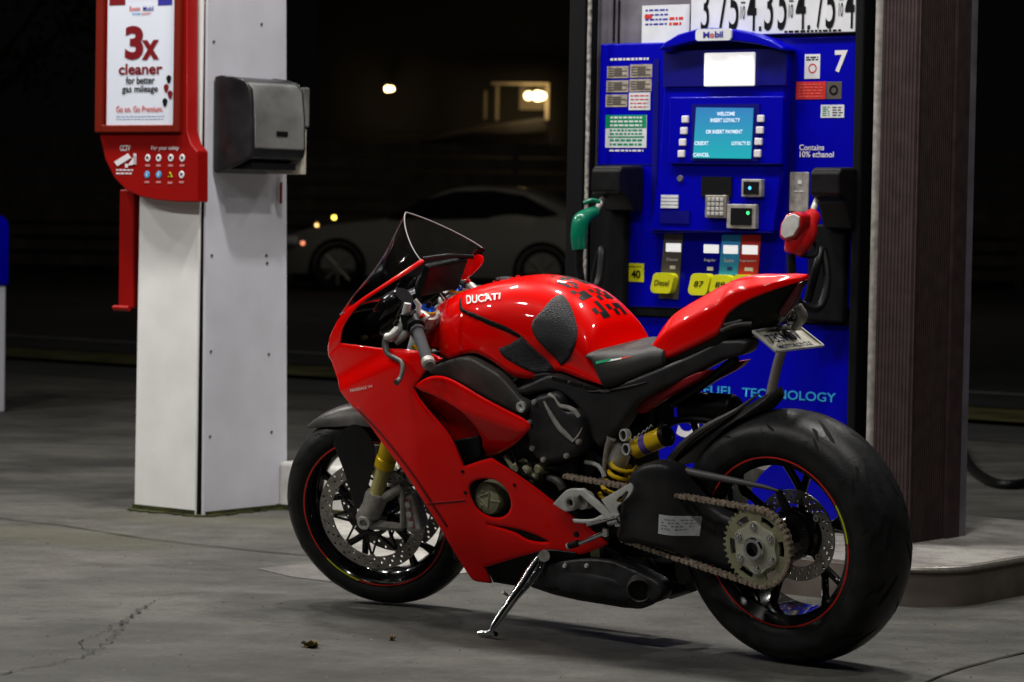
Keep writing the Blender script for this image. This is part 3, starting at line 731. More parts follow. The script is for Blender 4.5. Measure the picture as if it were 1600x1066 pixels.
def drape(name, V2, F, m, parent, bvh, off=.0012, d=(0, -1, 0), frm=None, thick=0):
    """lay 2D (x,z) or (x,y) artwork on a surface by projecting it along d"""
    d = Vector(d); V = []
    for p in V2:
        o = Vector((p[0], .6, p[1])) if abs(d.y) > .5 else Vector((p[0], p[1], 1.5))
        h = bvh.ray_cast(o, d)
        if h[0] is None: h = bvh.find_nearest(Vector((p[0], .2, p[1])) if abs(d.y) > .5 else Vector((p[0], p[1], .95)))
        nrm = h[1] if h[1].dot(d) < 0 else -h[1]
        V.append(h[0]+nrm*off)
    return mk(name, V, F, m, parent, None, solid=0)
def drape_poly(name, poly, m, parent, bvh, off=.0015, grid=.012, d=(0, -1, 0), step=.01):
    L = smooth_poly(poly, step); pts = list(L); n = len(L); edges = [(k, (k+1) % n) for k in range(n)]
    x = min(p.x for p in L); xm = max(p.x for p in L); z0 = min(p.y for p in L); zm = max(p.y for p in L)
    while x < xm:
        z = z0
        while z < zm:
            q = Vector((x, z))
            if inside(q, L) and pdist(q, L) > grid*.4: pts.append(q)
            z += grid
        x += grid
    res = delaunay_2d_cdt(pts, edges, [], 0, 1e-7)
    F = [tuple(f) for f in res[2] if inside(sum((res[0][k] for k in f), Vector((0, 0)))/len(f), L)]
    o = drape(name, res[0], F, m, parent, bvh, off, d)
    s = o.modifiers.new('s', 'SOLIDIFY'); s.thickness = .0022; s.offset = 0
    return o
drape_poly('grip_pad', [(0.7236,0.8891),(0.6973,0.932),(0.6777,0.9637),(0.6468,0.9508),(0.6137,0.9195),(0.5875,0.8764),(0.5854,0.8392),(0.6132,0.8017),(0.648,0.78,1),(0.686,0.8291)], 'pad', tank, tb)
drape_poly('grip_pad', [(0.8336,0.8179),(0.8032,0.8345),(0.7545,0.8598,1),(0.7281,0.8348),(0.6729,0.7723,1),(0.6859,0.7614),(0.7297,0.7547,1),(0.7826,0.7794)], 'pad', tank, tb)
drape_poly('seam_groove', [(1.0241,0.9463),(1.0221,0.9494),(0.9831,0.9245),(0.9303,0.9166),(0.8297,0.892),(0.7854,0.8761),(0.7456,0.8532),(0.7193,0.8195),(0.6866,0.7841),(0.6655,0.762),(0.6737,0.7618),(0.7029,0.7906),(0.736,0.8277),(0.7575,0.8461),(0.7925,0.8657),(0.8386,0.8799),(0.9253,0.9019),(0.9916,0.9173)], 'groove', tank, tb, off=.0004, grid=.006, step=.006)
b = MB()
def decal_text(name, s_, q, m, parent, bvh, shear=0, bold=.01):
    V, F = textmesh(s_, 1, bold, shear=shear); a0 = min(v[0] for v in V); a1 = max(v[0] for v in V); b0 = min(v[1] for v in V); b1 = max(v[1] for v in V)
    P = [Vector(p[:2]) for p in q]   # TL, TR, BR, BL
    V2 = []
    for v in V:
        u = (v[0]-a0)/(a1-a0); w_ = (v[1]-b0)/(b1-b0); V2.append((P[3]*(1-u)+P[2]*u)*(1-w_)+(P[0]*(1-u)+P[1]*u)*w_)
    return drape(name, V2, F, m, parent, bvh, .0022)
decal_text('tank_lettering', 'DUCATI', [(1.0016,0.9543),(0.8556,0.9692),(0.8463,0.954),(0.9715,0.9351)], 'white', tank, tb, bold=.03)
decal_text('pad_lettering', 'V4', [(0.6804,0.9551),(0.6538,0.947),(0.6362,0.9297),(0.6545,0.935)], 'rimred', tank, tb, bold=.03)
fb = BVHTree.FromPolygons([v.co.copy() for v in fair.data.vertices], [tuple(p.vertices) for p in fair.data.polygons])
decal_text('fairing_lettering', 'PANIGALE V4', [(1.3701,0.6889),(1.2565,0.7126),(1.2544,0.7054),(1.368,0.6798)], 'white', fair, fb, bold=.01)
# dark pixel camouflage patches on the rear of the tank top
cam_b = MB()
def pix(u0, v0, ww, hh, cells):
    for cx_, cy_ in cells: pass
PX = [(0.734,0.9863),(0.6977,0.9874),(0.6712,0.9812),(0.635,0.984),(0.5958,0.973),(0.5611,0.9637),(0.5357,0.9506),(0.5242,0.9301)]
rnd = random.Random(3); k = 0
V2 = []; F2 = []
x_a = TT[0][0]+.03; 
for i in range(15):
    for j in range(9):
        x = .560+i*.0145; y = -.060+j*.0145
        if y > .045-.35*max(0, x-.66) or rnd.random() > .50: continue
        for di in range(2):
            for dj in range(2):
                n0 = len(V2); s_ = .0073
                V2 += [(x+di*s_, y+dj*s_), (x+di*s_+s_, y+dj*s_), (x+di*s_+s_, y+dj*s_+s_), (x+di*s_, y+dj*s_+s_)]
                F2.append((n0, n0+1, n0+2, n0+3))
drape('camouflage_decal', V2, F2, 'blk', tank, tb, .0012, (0, 0, -1))
fc = [(0.934,-0.02,0.9959)][0]
b = MB(); b.lathe((fc[0], 0, crom(TT, fc[0])-.006), (-.12, 0, 1), [(.028, 0), (.030, .008), (.024, .010), (.014, .010), (0, .010)], 28); tcap = b.build('filler_cap', 'blk', tank)
b = MB()
for k in range(7):
    a = 2*PI*k/7; b.cyl((fc[0]+.036*math.cos(a), .036*math.sin(a), crom(TT, fc[0]+.036*math.cos(a))-.006), (fc[0]+.036*math.cos(a), .036*math.sin(a), crom(TT, fc[0]+.036*math.cos(a))+.005), .0042, 8)
b.build('cap_bolt', 'chrome', tcap)

# ---- seat
ST = sorted([(0.6415,0.7859),(0.6085,0.8051),(0.5627,0.8213),(0.4958,0.8295),(0.4303,0.8306),(0.3755,0.8399)])
SB = sorted([(0.5196,0.8087),(0.5125,0.7882),(0.4994,0.7611),(0.4864,0.7323),(0.4286,0.7492),(0.362,0.775),(0.3094,0.7947),(0.2528,0.8178)])
rings = []
for k in range(31):
    x = ST[0][0]-.05+(.556-(ST[0][0]-.05))*k/30
    zt = max(crom(ST, x), crom(SB, x)+.01) if x < .556 else .82; zb = crom(SB, x)
    w = crom([(.25, .085), (.36, .105), (.45, .135), (.50, .156), (.556, .157)], x)
    e = 1 if k < 28 else 1-((k-27)/3)**2*.2
    r = []
    for j in range(25):
        a = PI*j/24; c, s = math.cos(a), math.sin(a)
        r.append(Vector((x, math.copysign(abs(c)**.55, c)*w*e, zb+(zt-zb)*e*s**.6)))
    rings.append(r)
seat = loft(rings).build('seat', 'seat', bike, ang=None)
sb = BVHTree.FromPolygons([v.co.copy() for v in seat.data.vertices], [tuple(p.vertices) for p in seat.data.polygons])
for c_, q in (('green', [(0.5069,0.801),(0.4693,0.8062),(0.4697,0.801),(0.5052,0.7941)]), ('white', [(0.4854,0.8022),(0.4458,0.8076),(0.446,0.8041),(0.4858,0.797)]), ('rimred', [(0.4458,0.8076),(0.4194,0.8122),(0.4195,0.8105),(0.446,0.8041)])):
    drape('flag_stripe', [p[:2] for p in q], [(0, 1, 2, 3)], c_, seat, sb, .002)

# ---- tail
TLT = sorted([(0.4237,0.803),(0.3991,0.8424),(0.3702,0.8817),(0.3332,0.9177),(0.2821,0.947),(0.2276,0.9728),(0.1736,0.9983),(0.1204,1.0185),(0.0686,1.0267),(0.0076,1.0285),(-0.0429,1.0316),(-0.0868,1.0311)])
TLB = sorted([(0.3605,0.7841),(0.2993,0.8042),(0.2341,0.8294),(0.1803,0.8522),(0.1438,0.8707),(0.1298,0.8932),(0.1156,0.9189),(0.0809,0.9471),(0.0344,0.9721),(-0.0236,0.9956),(-0.0767,1.0138),(-0.1295,1.035)])
WTL = [(-.095, .004), (-.06, .030), (-.02, .055), (.03, .076), (.10, .090), (.20, .096), (.30, .092), (.36, .080), (.39, .07)]
rings = []; X0, X1 = TLT[0][0], TLT[-1][0]
for k in range(61):
    x = X0+(X1-X0)*k/60
    zt = crom(TLT, x); zb = min(crom(TLB, x), zt-.004); w = crom(WTL, x); r = []
    for j in range(29):
        t = -1+2*j/28; q = abs(t)       # flat deck, sloped shoulder with a ridge, near-vertical side
        yy, hh = (q/.42*.45, 1-.05*(q/.42)**2) if q < .42 else ((.45+(q-.42)/.30*.45, .95-.33*(q-.42)/.30) if q < .72 else (.90+.10*(q-.72)/.28, .62-.62*(q-.72)/.28))
        r.append(Vector((x, -math.copysign(yy, t)*w, zb+(zt-zb)*hh)))
    rings.append(r)
tail = loft(rings).build('tail_cowl', 'red', bike, ang=60, sub=1)
b = MB()
rings = []
for k in range(31):   # dark under-tail with the lamp
    x = -.075+(.34+.075)*k/30
    zt = crom(TLB, x)+.006; w = crom(WTL, x)*.93
    dp = crom([(-.09, .01), (-.05, .03), (0, .075), (.06, .095), (.12, .075), (.2, .05), (.34, .03)], x)
    rings.append([Vector((x, w*c, zt-dp*d)) for c, d in ((1, 0), (.96, .35), (.8, .75), (.5, .95), (0, 1), (-.5, .95), (-.8, .75), (-.96, .35), (-1, 0))])
ut = loft(rings).build('under_tail', 'blk', bike, ang=60)
panel('tail_lamp', [(-0.0721,1.0067,1),(-0.0867,1.0171),(-0.081,0.9904),(-0.0586,0.9532),(-0.0265,0.922,1),(-0.0068,0.9279),(-0.0355,0.9657)], .032, .012, 'lens', bike, rim=(.004, .003))
b = MB(); b.tube([(0.1337,0.085,0.8889),(0.0874,0.085,0.9059),(0.0471,0.07,0.9085)], .007, 8, smooth=3); b.tube([(0.1244,0.085,0.9044),(0.0698,0.08,0.9175)], .005, 8); b.build('tail_trim', 'gry2', bike)
# number plate on its bracket
PL = [Vector(q) for q in [(0.032,0.09,0.8904),(-0.0372,0.09,0.8418),(-0.0601,-0.09,0.8293),(0.0234,-0.09,0.8834)]]
b = MB(); nn = (PL[1]-PL[0]).cross(PL[3]-PL[0]).normalized(); nn = nn if nn.z > 0 else -nn
b.add(PL+[p-nn*.004 for p in PL], [(0, 1, 2, 3), (4, 5, 6, 7), (0, 1, 5, 4), (1, 2, 6, 5), (2, 3, 7, 6), (3, 0, 4, 7)])
np_ = b.build('number_plate', 'plate', bike, bevel=.001)
def onpl(u, v): return (PL[0]*(1-u)+PL[3]*u)*(1-v)+(PL[1]*(1-u)+PL[2]*u)*v+nn*.0012
b = MB()
def pltext(s_, u0, u1, v0, v1):
    V, F = textmesh(s_, 1, .02); a0 = min(v[0] for v in V); a1 = max(v[0] for v in V); b0 = min(v[1] for v in V); b1 = max(v[1] for v in V)
    b.add([onpl(u0+(v[0]-a0)/(a1-a0)*(u1-u0), v1-(v[1]-b0)/(b1-b0)*(v1-v0)) for v in V], F)
pltext('73SM07', .12, .82, .22, .62); pltext('NEW YORK', .25, .75, .06, .15); pltext('MOTORCYCLE', .15, .85, .74, .90)
b.build('plate_characters', 'navy', np_)
b = MB()
for p, q in ((PL[0], PL[1]), (PL[1], PL[2]), (PL[2], PL[3]), (PL[3], PL[0])): b.tube([p+nn*.002, q+nn*.002], .0035, 6)
b.build('plate_frame', 'silver', np_)
b = MB()
b.tube([(0.0834,0.02,0.9012),(0.0373,0,0.8881),(-0.0013,-0.04,0.8835),(-0.0115,-0.06,0.8809)], .008, 8, smooth=3)
b.tube([(-0.0354,-0.02,0.945),(-0.0407,-0.03,0.9169),(-0.0253,-0.03,0.8978),(-0.0121,-0.03,0.8805)], [.012, .016, .013, .008], 10, smooth=3)
b.tube([(-0.0037,-0.02,0.8934),(-0.015,-0.02,0.9107),(-0.0224,-0.02,0.9311)], [.007, .006, .005], 8)
b.build('plate_bracket', 'cast', bike)
b = MB(); b.lathe([(-0.0196,-0.01,0.9057)][0], (-.5, .8, .1), [(0, .012), (.008, .010), (.011, .0), (.009, -.01)], 14); b.build('plate_lamp', 'chrome', bike)

# ---- forks, bars
b = MB()
def fk(l, y): return Vector(SOF)+AXS*l+Y1*y
FB = [(1.4518,0.105,0.3233),(1.3556,0.105,0.5183),(1.1591,0.105,0.9338)]
SOF = Vector((FB[0][0], 0, FB[0][2])); 
d0 = (Vector(FB[1])-Vector(FB[0])).length
for s in (1, -1):
    y = .105*s
    fo = MB(); fo.tube([fk(.15, y), fk(.50, y)], .0275, 24); fo.lathe(fk(.15, y), AXS, [(.0275, 0), (.030, .003), (.030, .03), (.0275, .033)], 24)
    f_ = fo.build('fork_tube', 'gold', bike, xf=S)
    fo = MB(); fo.cyl(fk(.0, y), fk(.152, y), .0215, 20); fo.build('fork_slider', 'goldp', f_, xf=S)
    fo = MB(); fo.tube([fk(-.01, y), fk(.025, y), fk(.055, y), fk(.066, y)], [.030, .033, .033, .029], 20)
    fo.tube([fk(.03, y), Vector((1.469+.01, y, .302)), Vector((1.469, y, .297))], [.030, .027, .026], 14, smooth=3)
    fo.tube([Vector((1.46, y, .285)), Vector((1.36, y, .275))], [.017, .012], 8); fo.tube([fk(.03, y), fk(.05, y)+Vector((-.05, 0, .01)), fk(.085, y)+Vector((-.075, 0, 0))], [.020, .015, .012], 10, smooth=3)
    fo.tube([Vector((1.36, y, .275)), fk(.085, y)+Vector((-.075, 0, 0))], [.010, .008], 8)
    fo.build('fork_foot', 'cast', f_, xf=S)
    c = MB(); cp = Vector((1.469-.135, .073*s, .300+.015))
    c.box(-.026, .026, -.030, .030, -.058, .058, xf=lambda v: cp+Matrix.Rotation(math.radians(8), 3, 'Y') @ v)
    cal = c.build('brake_caliper', mat('caliper_grey', (.62, .62, .60), .45)if s == 1 else 'cast', bike, bevel=.010, xf=S)
    if s == 1:
        c = MB()
        text('t', 'brembo', -.045, -.008, .045, .010, 0, None, None, b=c)
        V = [S(cp+Vector((v.z-.004, .0312, -v.x))) for v in c.V]; c.V = V; c.build('caliper_lettering', 'rimred', cal)
    c = MB()
    for dz in (-.03, 0, .03): c.cyl(cp+Vector((0, .028*s, dz)), cp+Vector((0, .036*s, dz)), .009, 12)
    c.build('caliper_bolt', 'silver', cal, xf=S)
b = MB(); b.lathe((1.469, .0, .300), Y1, [(.012, .138), (.019, .138), (.021, .132), (.021, .10), (.015, .10), (.015, -.138), (.0, -.138)], 6*4); b.lathe((1.469, 0, .3), Y1, [(0, .125), (.012, .125), (.012, .138)], 24)
b.build('front_axle', 'silver', fw, xf=S)
# yoke
tyl = (Vector([(1.1609,0.105,0.9226)][0])-fk(0, .105)).dot(AXS)
b = MB()
for l, th in ((tyl-.045, .012), (tyl-.20, .018)):
    c0 = fk(l, 0)
    b.tube([c0+Y1*.12, c0+Y1*.05-Vector((.03, 0, 0)), c0-Vector((.04, 0, 0)), c0-Y1*.05-Vector((.03, 0, 0)), c0-Y1*.12], [.030, .026, .03, .026, .030], 10, smooth=3)
b.build('fork_yoke', 'cast', bike, xf=S)
for s in (1, -1):
    y = .105*s
    b = MB(); b.tube([fk(.50, y), fk(tyl-.002, y)], .0262, 24); b.lathe(fk(tyl-.050, y), AXS, [(.027, 0), (.035, .004), (.035, .034), (.027, .038)], 28)
    c = b.build('fork_top', 'silver', bike, xf=S)
    b = MB(); b.lathe(fk(tyl-.004, y), AXS, [(.024, 0), (.024, .006), (.019, .010), (.0, .010)], 24); b.build('fork_cap', 'blue', c, xf=S)
    b = MB(); b.lathe(fk(tyl-.006, y), AXS, [(.0265, 0), (.0265, .005), (.0235, .008), (.0235, .0)], 24); b.build('cap_ring', 'gold', c, xf=S)
    b = MB(); b.tube([fk(tyl+.004, y), fk(tyl+.022, y)], .007, 12); b.build('cap_adjuster', 'blk', c, xf=S)
# clip-on, grip, bar end: left traced, right mirrored in the steering frame
GR = [Vector(q) for q in [(1.1727,0.2,0.8959),(1.0898,0.335,0.8321)]]
BAR0 = fk(tyl-.035, .105)
for s in (1, -1):
    mir = (lambda v: S(v)) if s == 1 else (lambda v: S((v[0], -v[1], v[2])))
    d = (GR[1]-GR[0]).normalized(); g0 = GR[0]; g1 = GR[1]
    b = MB(); b.tube([BAR0+Vector((.0, .02, -.005)), g0-d*.03, g0+d*.01], .0135, 12); b.build('handlebar', 'silver', bike, xf=mir)
    b = MB(); b.tube([g0, g0+d*.008, g0+d*.012, g1-d*.028], [.021, .021, .0165, .0165], 20); gp = b.build('hand_grip', 'grip', bike, xf=mir)
    b = MB(); b.tube([g1-d*.028, g1-d*.024, g1-d*.006, g1], [.0165, .019, .019, .014], 20); b.build('bar_end', 'cast', gp, xf=mir)
    b = MB()
    b.tube([g0-d*.055, g0-d*.012], [.024, .026], 14)
    b.box(-.016, .02, -.022, .022, -.022, .026, xf=lambda v: g0-d*.04+Vector((.012, 0, .004))+v)
    sw = b.build('switch_pod', 'blk', bike, bevel=.005, xf=mir)
    b = MB(); b.cyl(g0-d*.035+Vector((-.02, .0, .018)), g0-d*.035+Vector((-.032, 0, .022)), .006, 10); b.build('switch_button', 'rimred', sw, xf=mir)
# clutch master, reservoir and lever
b = MB()
b.tube([(1.2031,0.17,0.9663),(1.2176,0.175,0.9253),(1.2348,0.185,0.8915)], [.010, .012, .011], 10, smooth=3)
b.tube([(1.2356,0.18,0.8994),(1.2539,0.2,0.8799),(1.2719,0.2,0.8787)], [.012, .014, .012], 10, smooth=3)
b.tube([(1.2116,0.16,0.9055),(1.223,0.18,0.8802),(1.2498,0.19,0.8597)], [.013, .014, .010], 10, smooth=3)
b.tube([(1.1693,0.13,0.9042),(1.1923,0.13,0.92),(1.2049,0.15,0.9116)], [.016, .018, .014], 10, smooth=3)
b.tube([(1.1939,0.14,0.9682),(1.1833,0.14,0.949),(1.1888,0.15,0.926)], [.006, .009, .007], 8); b.tube([(1.1894,0.12,0.8792),(1.2009,0.13,0.8676),(1.2136,0.15,0.8592)], [.009, .010, .008], 8); b.tube([(1.2217,0.18,0.912),(1.2099,0.17,0.8898),(1.1928,0.15,0.9018)], [.006, .007, .006], 8)
b.build('clutch_master_cylinder', 'silver', bike, xf=S)
b = MB(); b.tube([(1.2102,0.17,0.9591),(1.2156,0.172,0.9449)], .0065, 8); b.tube([(1.2334,0.185,0.9233),(1.2452,0.19,0.9103)], .006, 8); b.build('lever_adjuster', 'ink' if 'ink' in M else 'blk', bike, xf=S)
b = MB(); b.tube([(1.2079,0.17,0.8427),(1.1999,0.17,0.8311),(1.1955,0.16,0.824)], .007, 8); b.build('banjo_bolt', 'gold', bike, xf=S)
b = MB(); b.tube([(1.1621,-0.02,0.9151),(1.1566,-0.02,0.8997),(1.1618,0,0.8907)], [.010, .012, .008], 8); b.tube([(1.1907,-0.03,0.9361),(1.1813,-0.03,0.9205),(1.1812,-0.06,0.923)], [.007, .009, .007], 8); b.tube([(1.1727,0.04,0.9184),(1.1633,0.03,0.9036),(1.1588,0.01,0.9088)], [.008, .010, .008], 8); b.build('yoke_clamp', 'chrome', bike, xf=S)
b = MB(); b.tube([(1.2722,0.2,0.8768),(1.2731,0.21,0.8574),(1.2597,0.23,0.8389),(1.2288,0.25,0.8312),(1.2035,0.27,0.8257),(1.1938,0.29,0.8094),(1.1963,0.31,0.7899),(1.2002,0.33,0.7854)], [.009, .010, .0075, .007, .0065, .0065, .0065, .009], 10, smooth=4)
b.build('clutch_lever', 'gry2', bike, xf=S)
b = MB(); b.tube([(1.1323,-0.15,0.9038),(1.1571,-0.17,0.9124),(1.1941,-0.2,0.9205)], [.012, .014, .010], 10); b.tube([(1.1978,-0.1,0.9213),(1.1694,-0.08,0.8974),(1.1996,-0.05,0.9075),(1.1752,-0.03,0.884)], [.012, .016, .013, .012], 10, smooth=3)
b.tube([(1.1917,-0.06,0.9195),(1.1849,-0.1,0.9265),(1.1186,-0.12,0.9026),(1.1073,-0.14,0.8847)], [.010, .010, .008, .006], 8, smooth=3)
b.build('brake_master_cylinder', 'silver', bike, xf=S)
b = MB(); b.tube([(1.1319,-0.13,0.9578),(1.1732,-0.14,0.9758),(1.1976,-0.12,0.973),(1.2147,-0.1,0.9412)], .005, 8, smooth=4); b.tube([(1.2414,0.12,0.828),(1.2318,0.1,0.7928),(1.2205,0.08,0.767)], .005, 8, smooth=3); b.tube([(1.2142,0.06,0.9411),(1.2265,0.05,0.9765),(1.2145,0.02,1.005),(1.1842,0,0.9979)], .004, 8, smooth=4)
b.build('brake_hose', 'blk', bike, xf=S)
b = MB(); c0 = fk(tyl-.10, 0); b.tube([c0-Y1*.08+Vector((-.035, 0, 0)), c0+Y1*.08+Vector((-.035, 0, 0))], .016, 14); b.build('steering_damper', 'gold', bike, xf=S)

# front mudguard
rings = []
for k in range(33):
    a = math.radians(52+(128-52)*k/32); wd = crom([(0, .006), (.15, .040), (.35, .064), (.8, .070), (1, .055)], k/32)
    r = []
    sk = 0
    for j in range(17):
        s = -1+2*j/16
        rr = .324-.7*wd*abs(s)**2.4; r.append(Vector((1.469+rr*math.cos(a), wd*s, .300+rr*math.sin(a))))
    for j in range(17):
        s = 1-2*j/16; rr = .321-.7*wd*abs(s)**2.4; r.append(Vector((1.469+rr*math.cos(a), wd*s*.96, .300+rr*math.sin(a))))
    rings.append(r)
mg = loft(rings).build('front_mudguard', 'gry2', bike, ang=60, xf=S)
for s in (1, -1):
    panel('mudguard_side', [(1.5533,0.5271,1),(1.5178,0.5657),(1.464,0.5803),(1.4258,0.5286),(1.428,0.4796),(1.4503,0.4209),(1.4768,0.362),(1.4977,0.3245),(1.5149,0.3326),(1.5228,0.3824),(1.5331,0.4419),(1.5451,0.4915)], lambda x, z: .078+.03*max(0, .52-z), .003, 'carbon', mg, rim=(.004, .001), xf=S, sgn=s, grid=.02)

# ---- shock absorber
SHB = [(0.3284,0.1,0.6013),(0.4351,0.1,0.5578)]
b = MB(); p, q = Vector(SHB[0]), Vector(SHB[1]); b.tube([p, q], .0275, 24)
res = b.build('shock_reservoir', 'gold', bike)
ax = (p-q).normalized()
b = MB(); b.lathe(p, ax, [(.0275, -.006), (.030, -.004), (.030, .006), (.026, .010), (.020, .010), (.018, .004), (0, .004)], 28); b.build('reservoir_cap', 'blk', res)
b = MB(); b.lathe(q, -ax, [(.0285, -.004), (.0285, .004), (0, .008)], 24); b.build('reservoir_cap', 'blk', res)
b = MB(); b.lathe(q+(p-q)*.42, ax, [(.0279, -.011), (.0281, 0), (.0279, .011)], 28); b.build('reservoir_label', mat('violet_label', (.12, .08, .35), .4), res)
b = MB(); b.tube([(0.4853,0.09,0.5736),(0.5011,0.09,0.541),(0.5128,0.09,0.505)], [.030, .034, .030], 20); b.build('shock_body', 'silver', bike)
b = MB(); sa = [(0.4759,0.1,0.5112),(0.4939,0.1,0.4783)]; p, q = Vector(sa[0]), Vector(sa[1]); ax = (q-p).normalized(); e1 = ax.orthogonal().normalized(); e2 = ax.cross(e1)
b.tube([p+ax*(t/60*.11-.006)+(e1*math.cos(t/60*2*PI*4.5)+e2*math.sin(t/60*2*PI*4.5))*.034 for t in range(61)], .0062, 8); b.build('shock_spring', 'yel', bike)
b = MB()
for q in [(0.4471,0.125,0.6),(0.4414,0.125,0.562)]:
    b.lathe(q, (.2, .95, .1), [(.0125, 0), (.0125, .006), (.0165, .006), (.0175, 0), (.0165, -.01)], 24)
b.build('shock_adjuster', 'silver', bike)
b = MB()
for q in [(0.4455,0.127,0.6004),(0.4398,0.127,0.5625)]: b.lathe(q, (.2, .95, .1), [(0, .001), (.0125, .001)], 20)
b.build('adjuster_recess', 'blk', bike)
b = MB(); b.tube([(0.4875,0.13,0.5913),(0.5052,0.13,0.5622),(0.5169,0.13,0.5263),(0.5253,0.13,0.4765)], [.014, .008, .006, .006], 10, smooth=4); b.build('gear_linkage', 'cast', bike)
b = MB(); ch = [(0.4248,0.13,0.5849),(0.402,0.13,0.6003),(0.3726,0.13,0.6177),(0.3579,0.12,0.6307)]
for k in range(12):
    t = k/11*3; i = min(int(t), 2); p = Vector(ch[i])*(1-(t-i))+Vector(ch[i+1])*(t-i); b.lathe(p, (.6, .5, (-1)**k*.6), [(.0025, -.001), (.0025, .001), (.0045, .001), (.0045, -.001)], 8, closed=True)
b.build('spring_tag_chain', 'silver', bike)

# ---- rear-set, levers, stand
def flat(name, segs, y, th, m, parent=bike):     # rounded flat bars through traced points
    b = MB()
    for pts, r in segs:
        b.tube([Vector((x, y, z)) for x, z in [p[:2] for p in pts]], r, 8)
    return b.build(name, m, parent)
HP = [(0.4696,0.4397,1),(0.4175,0.4663),(0.368,0.4925,1),(0.3582,0.4812),(0.3706,0.4595),(0.3981,0.4384),(0.4169,0.4196),(0.4119,0.4009),(0.4114,0.3801,1),(0.4324,0.3888),(0.4438,0.4087)]
HH = [(0.4174,0.4403),(0.3966,0.4575),(0.3763,0.4694),(0.384,0.4533),(0.4026,0.4363)]
rs = panel('heel_plate', HP, .215, .005, 'silver', bike, holes=[HH], rim=(.003, .001), grid=.02, step=.004)
RSP = [(0.6497,0.4109,1),(0.6159,0.4401),(0.5922,0.456),(0.5386,0.4618,1),(0.5241,0.4507),(0.4804,0.4209),(0.439,0.3946),(0.4314,0.3813),(0.4493,0.3746,1),(0.4741,0.3917),(0.4948,0.4058),(0.5282,0.4276),(0.5511,0.4433,1),(0.563,0.4336),(0.5626,0.4126),(0.5792,0.3989),(0.6087,0.393,1)]
panel('footrest_bracket', RSP, .203, .010, 'silver', bike, holes=[circle2 for circle2 in [[(0.5975,0.422),(0.5854,0.4335),(0.5699,0.4329),(0.5641,0.4228),(0.5717,0.4117),(0.5875,0.4087)]]], rim=(.004, .002), grid=.02, step=.004)
panel('footrest_bracket', [(0.588,0.3735,1),(0.5212,0.3791),(0.4758,0.3968),(0.4543,0.3933),(0.4442,0.3837,1),(0.4664,0.3784),(0.5111,0.3676),(0.5822,0.3634,1)], .200, .010, 'silver', bike, rim=(.004, .002), grid=.02, step=.004)
b = MB(); b.lathe([(0.5786,0.207,0.4225)][0], Y1, [(.011, -.006), (.011, .008), (.017, .008), (.020, .0), (.020, -.006)], 24); b.lathe([(0.5591,0.19,0.4224)][0], Y1, [(0, .0), (.022, .0), (.026, -.03)], 24)
b.build('bracket_boss', 'cast', bike)
b = MB(); b.tube([(0.524,0.212,0.3665),(0.4685,0.214,0.3821),(0.4223,0.216,0.3968)], [.006, .0055, .0055], 10); b.tube([(0.4154,0.216,0.4008),(0.4155,0.216,0.373)], .010, 10); b.tube([(0.4439,0.215,0.3809),(0.4081,0.218,0.3914)], .012, 10)
b.build('gear_rod', 'chrome', bike)
b = MB(); b.tube([(0.5578,0.225,0.3119),(0.5008,0.225,0.3344),(0.4558,0.222,0.3534)], [.006, .0065, .007], 10, smooth=2); b.tube([(0.4549,0.222,0.364),(0.4566,0.222,0.3429)], .008, 10)
gl = b.build('gear_lever', 'chrome', bike)
b = MB(); b.tube([(0.5805,0.225,0.3064),(0.5483,0.228,0.3169)], .0095, 12); b.build('toe_rubber', 'blk', gl)
b = MB(); b.cyl(Vector([(0.5851,0.225,0.3042)][0]), Vector([(0.5805,0.225,0.3064)][0]), .010, 12); b.build('lever_tip', 'silver', gl)
b = MB(); b.lathe([(0.5823,0.19,0.3306)][0], Y1, [(0, .006), (.007, .006), (.009, 0)], 12); b.build('fairing_screw', 'blk', fair)
b = MB()
for q in [(0.9576,0.4805),(0.7854,0.4524),(0.962,0.4186)]: b.lathe((q[0], gfair(*q[:2])-.002, q[1]), Y1, [(0, .004), (.005, .004), (.006, 0)], 12)
b.build('fairing_screw', 'blk', fair)
drape_poly('panel_seam', [(1.096,0.3813),(1.047,0.3879),(0.9646,0.3978),(0.9655,0.394),(1.0482,0.383),(1.097,0.3774)], 'redm', fair, fb, off=.0004, grid=.02, step=.01)
drape_poly('panel_seam', [(1.336,0.6406),(1.2264,0.5697),(1.1191,0.4574),(1.0449,0.3152),(1.0504,0.311),(1.1256,0.4512),(1.2333,0.5635),(1.3437,0.6361)], 'redm', fair, fb, off=.0003, grid=.02, step=.01)
b = MB(); b.tube([Vector((x, gfair(x, z)-.001, z)) for x, z in [(1.0779,0.6897),(1.0553,0.6597),(1.0254,0.6263),(0.9885,0.5858),(0.9707,0.5499),(0.9559,0.5009)]], [.001, .003, .0035, .0035, .003, .001], 8, smooth=4); b.build('duct_lip', 'red', fair)  # glossy bead added along the edge to catch highlights
b = MB(); b.tube([Vector((x, gfair(x, z)-.001, z)) for x, z in [(0.8307,0.5119),(0.7869,0.4889),(0.7288,0.4542),(0.6557,0.404),(0.5706,0.3475),(0.5116,0.3022)]], .0028, 8, smooth=4); b.build('duct_lip', 'red', fair)
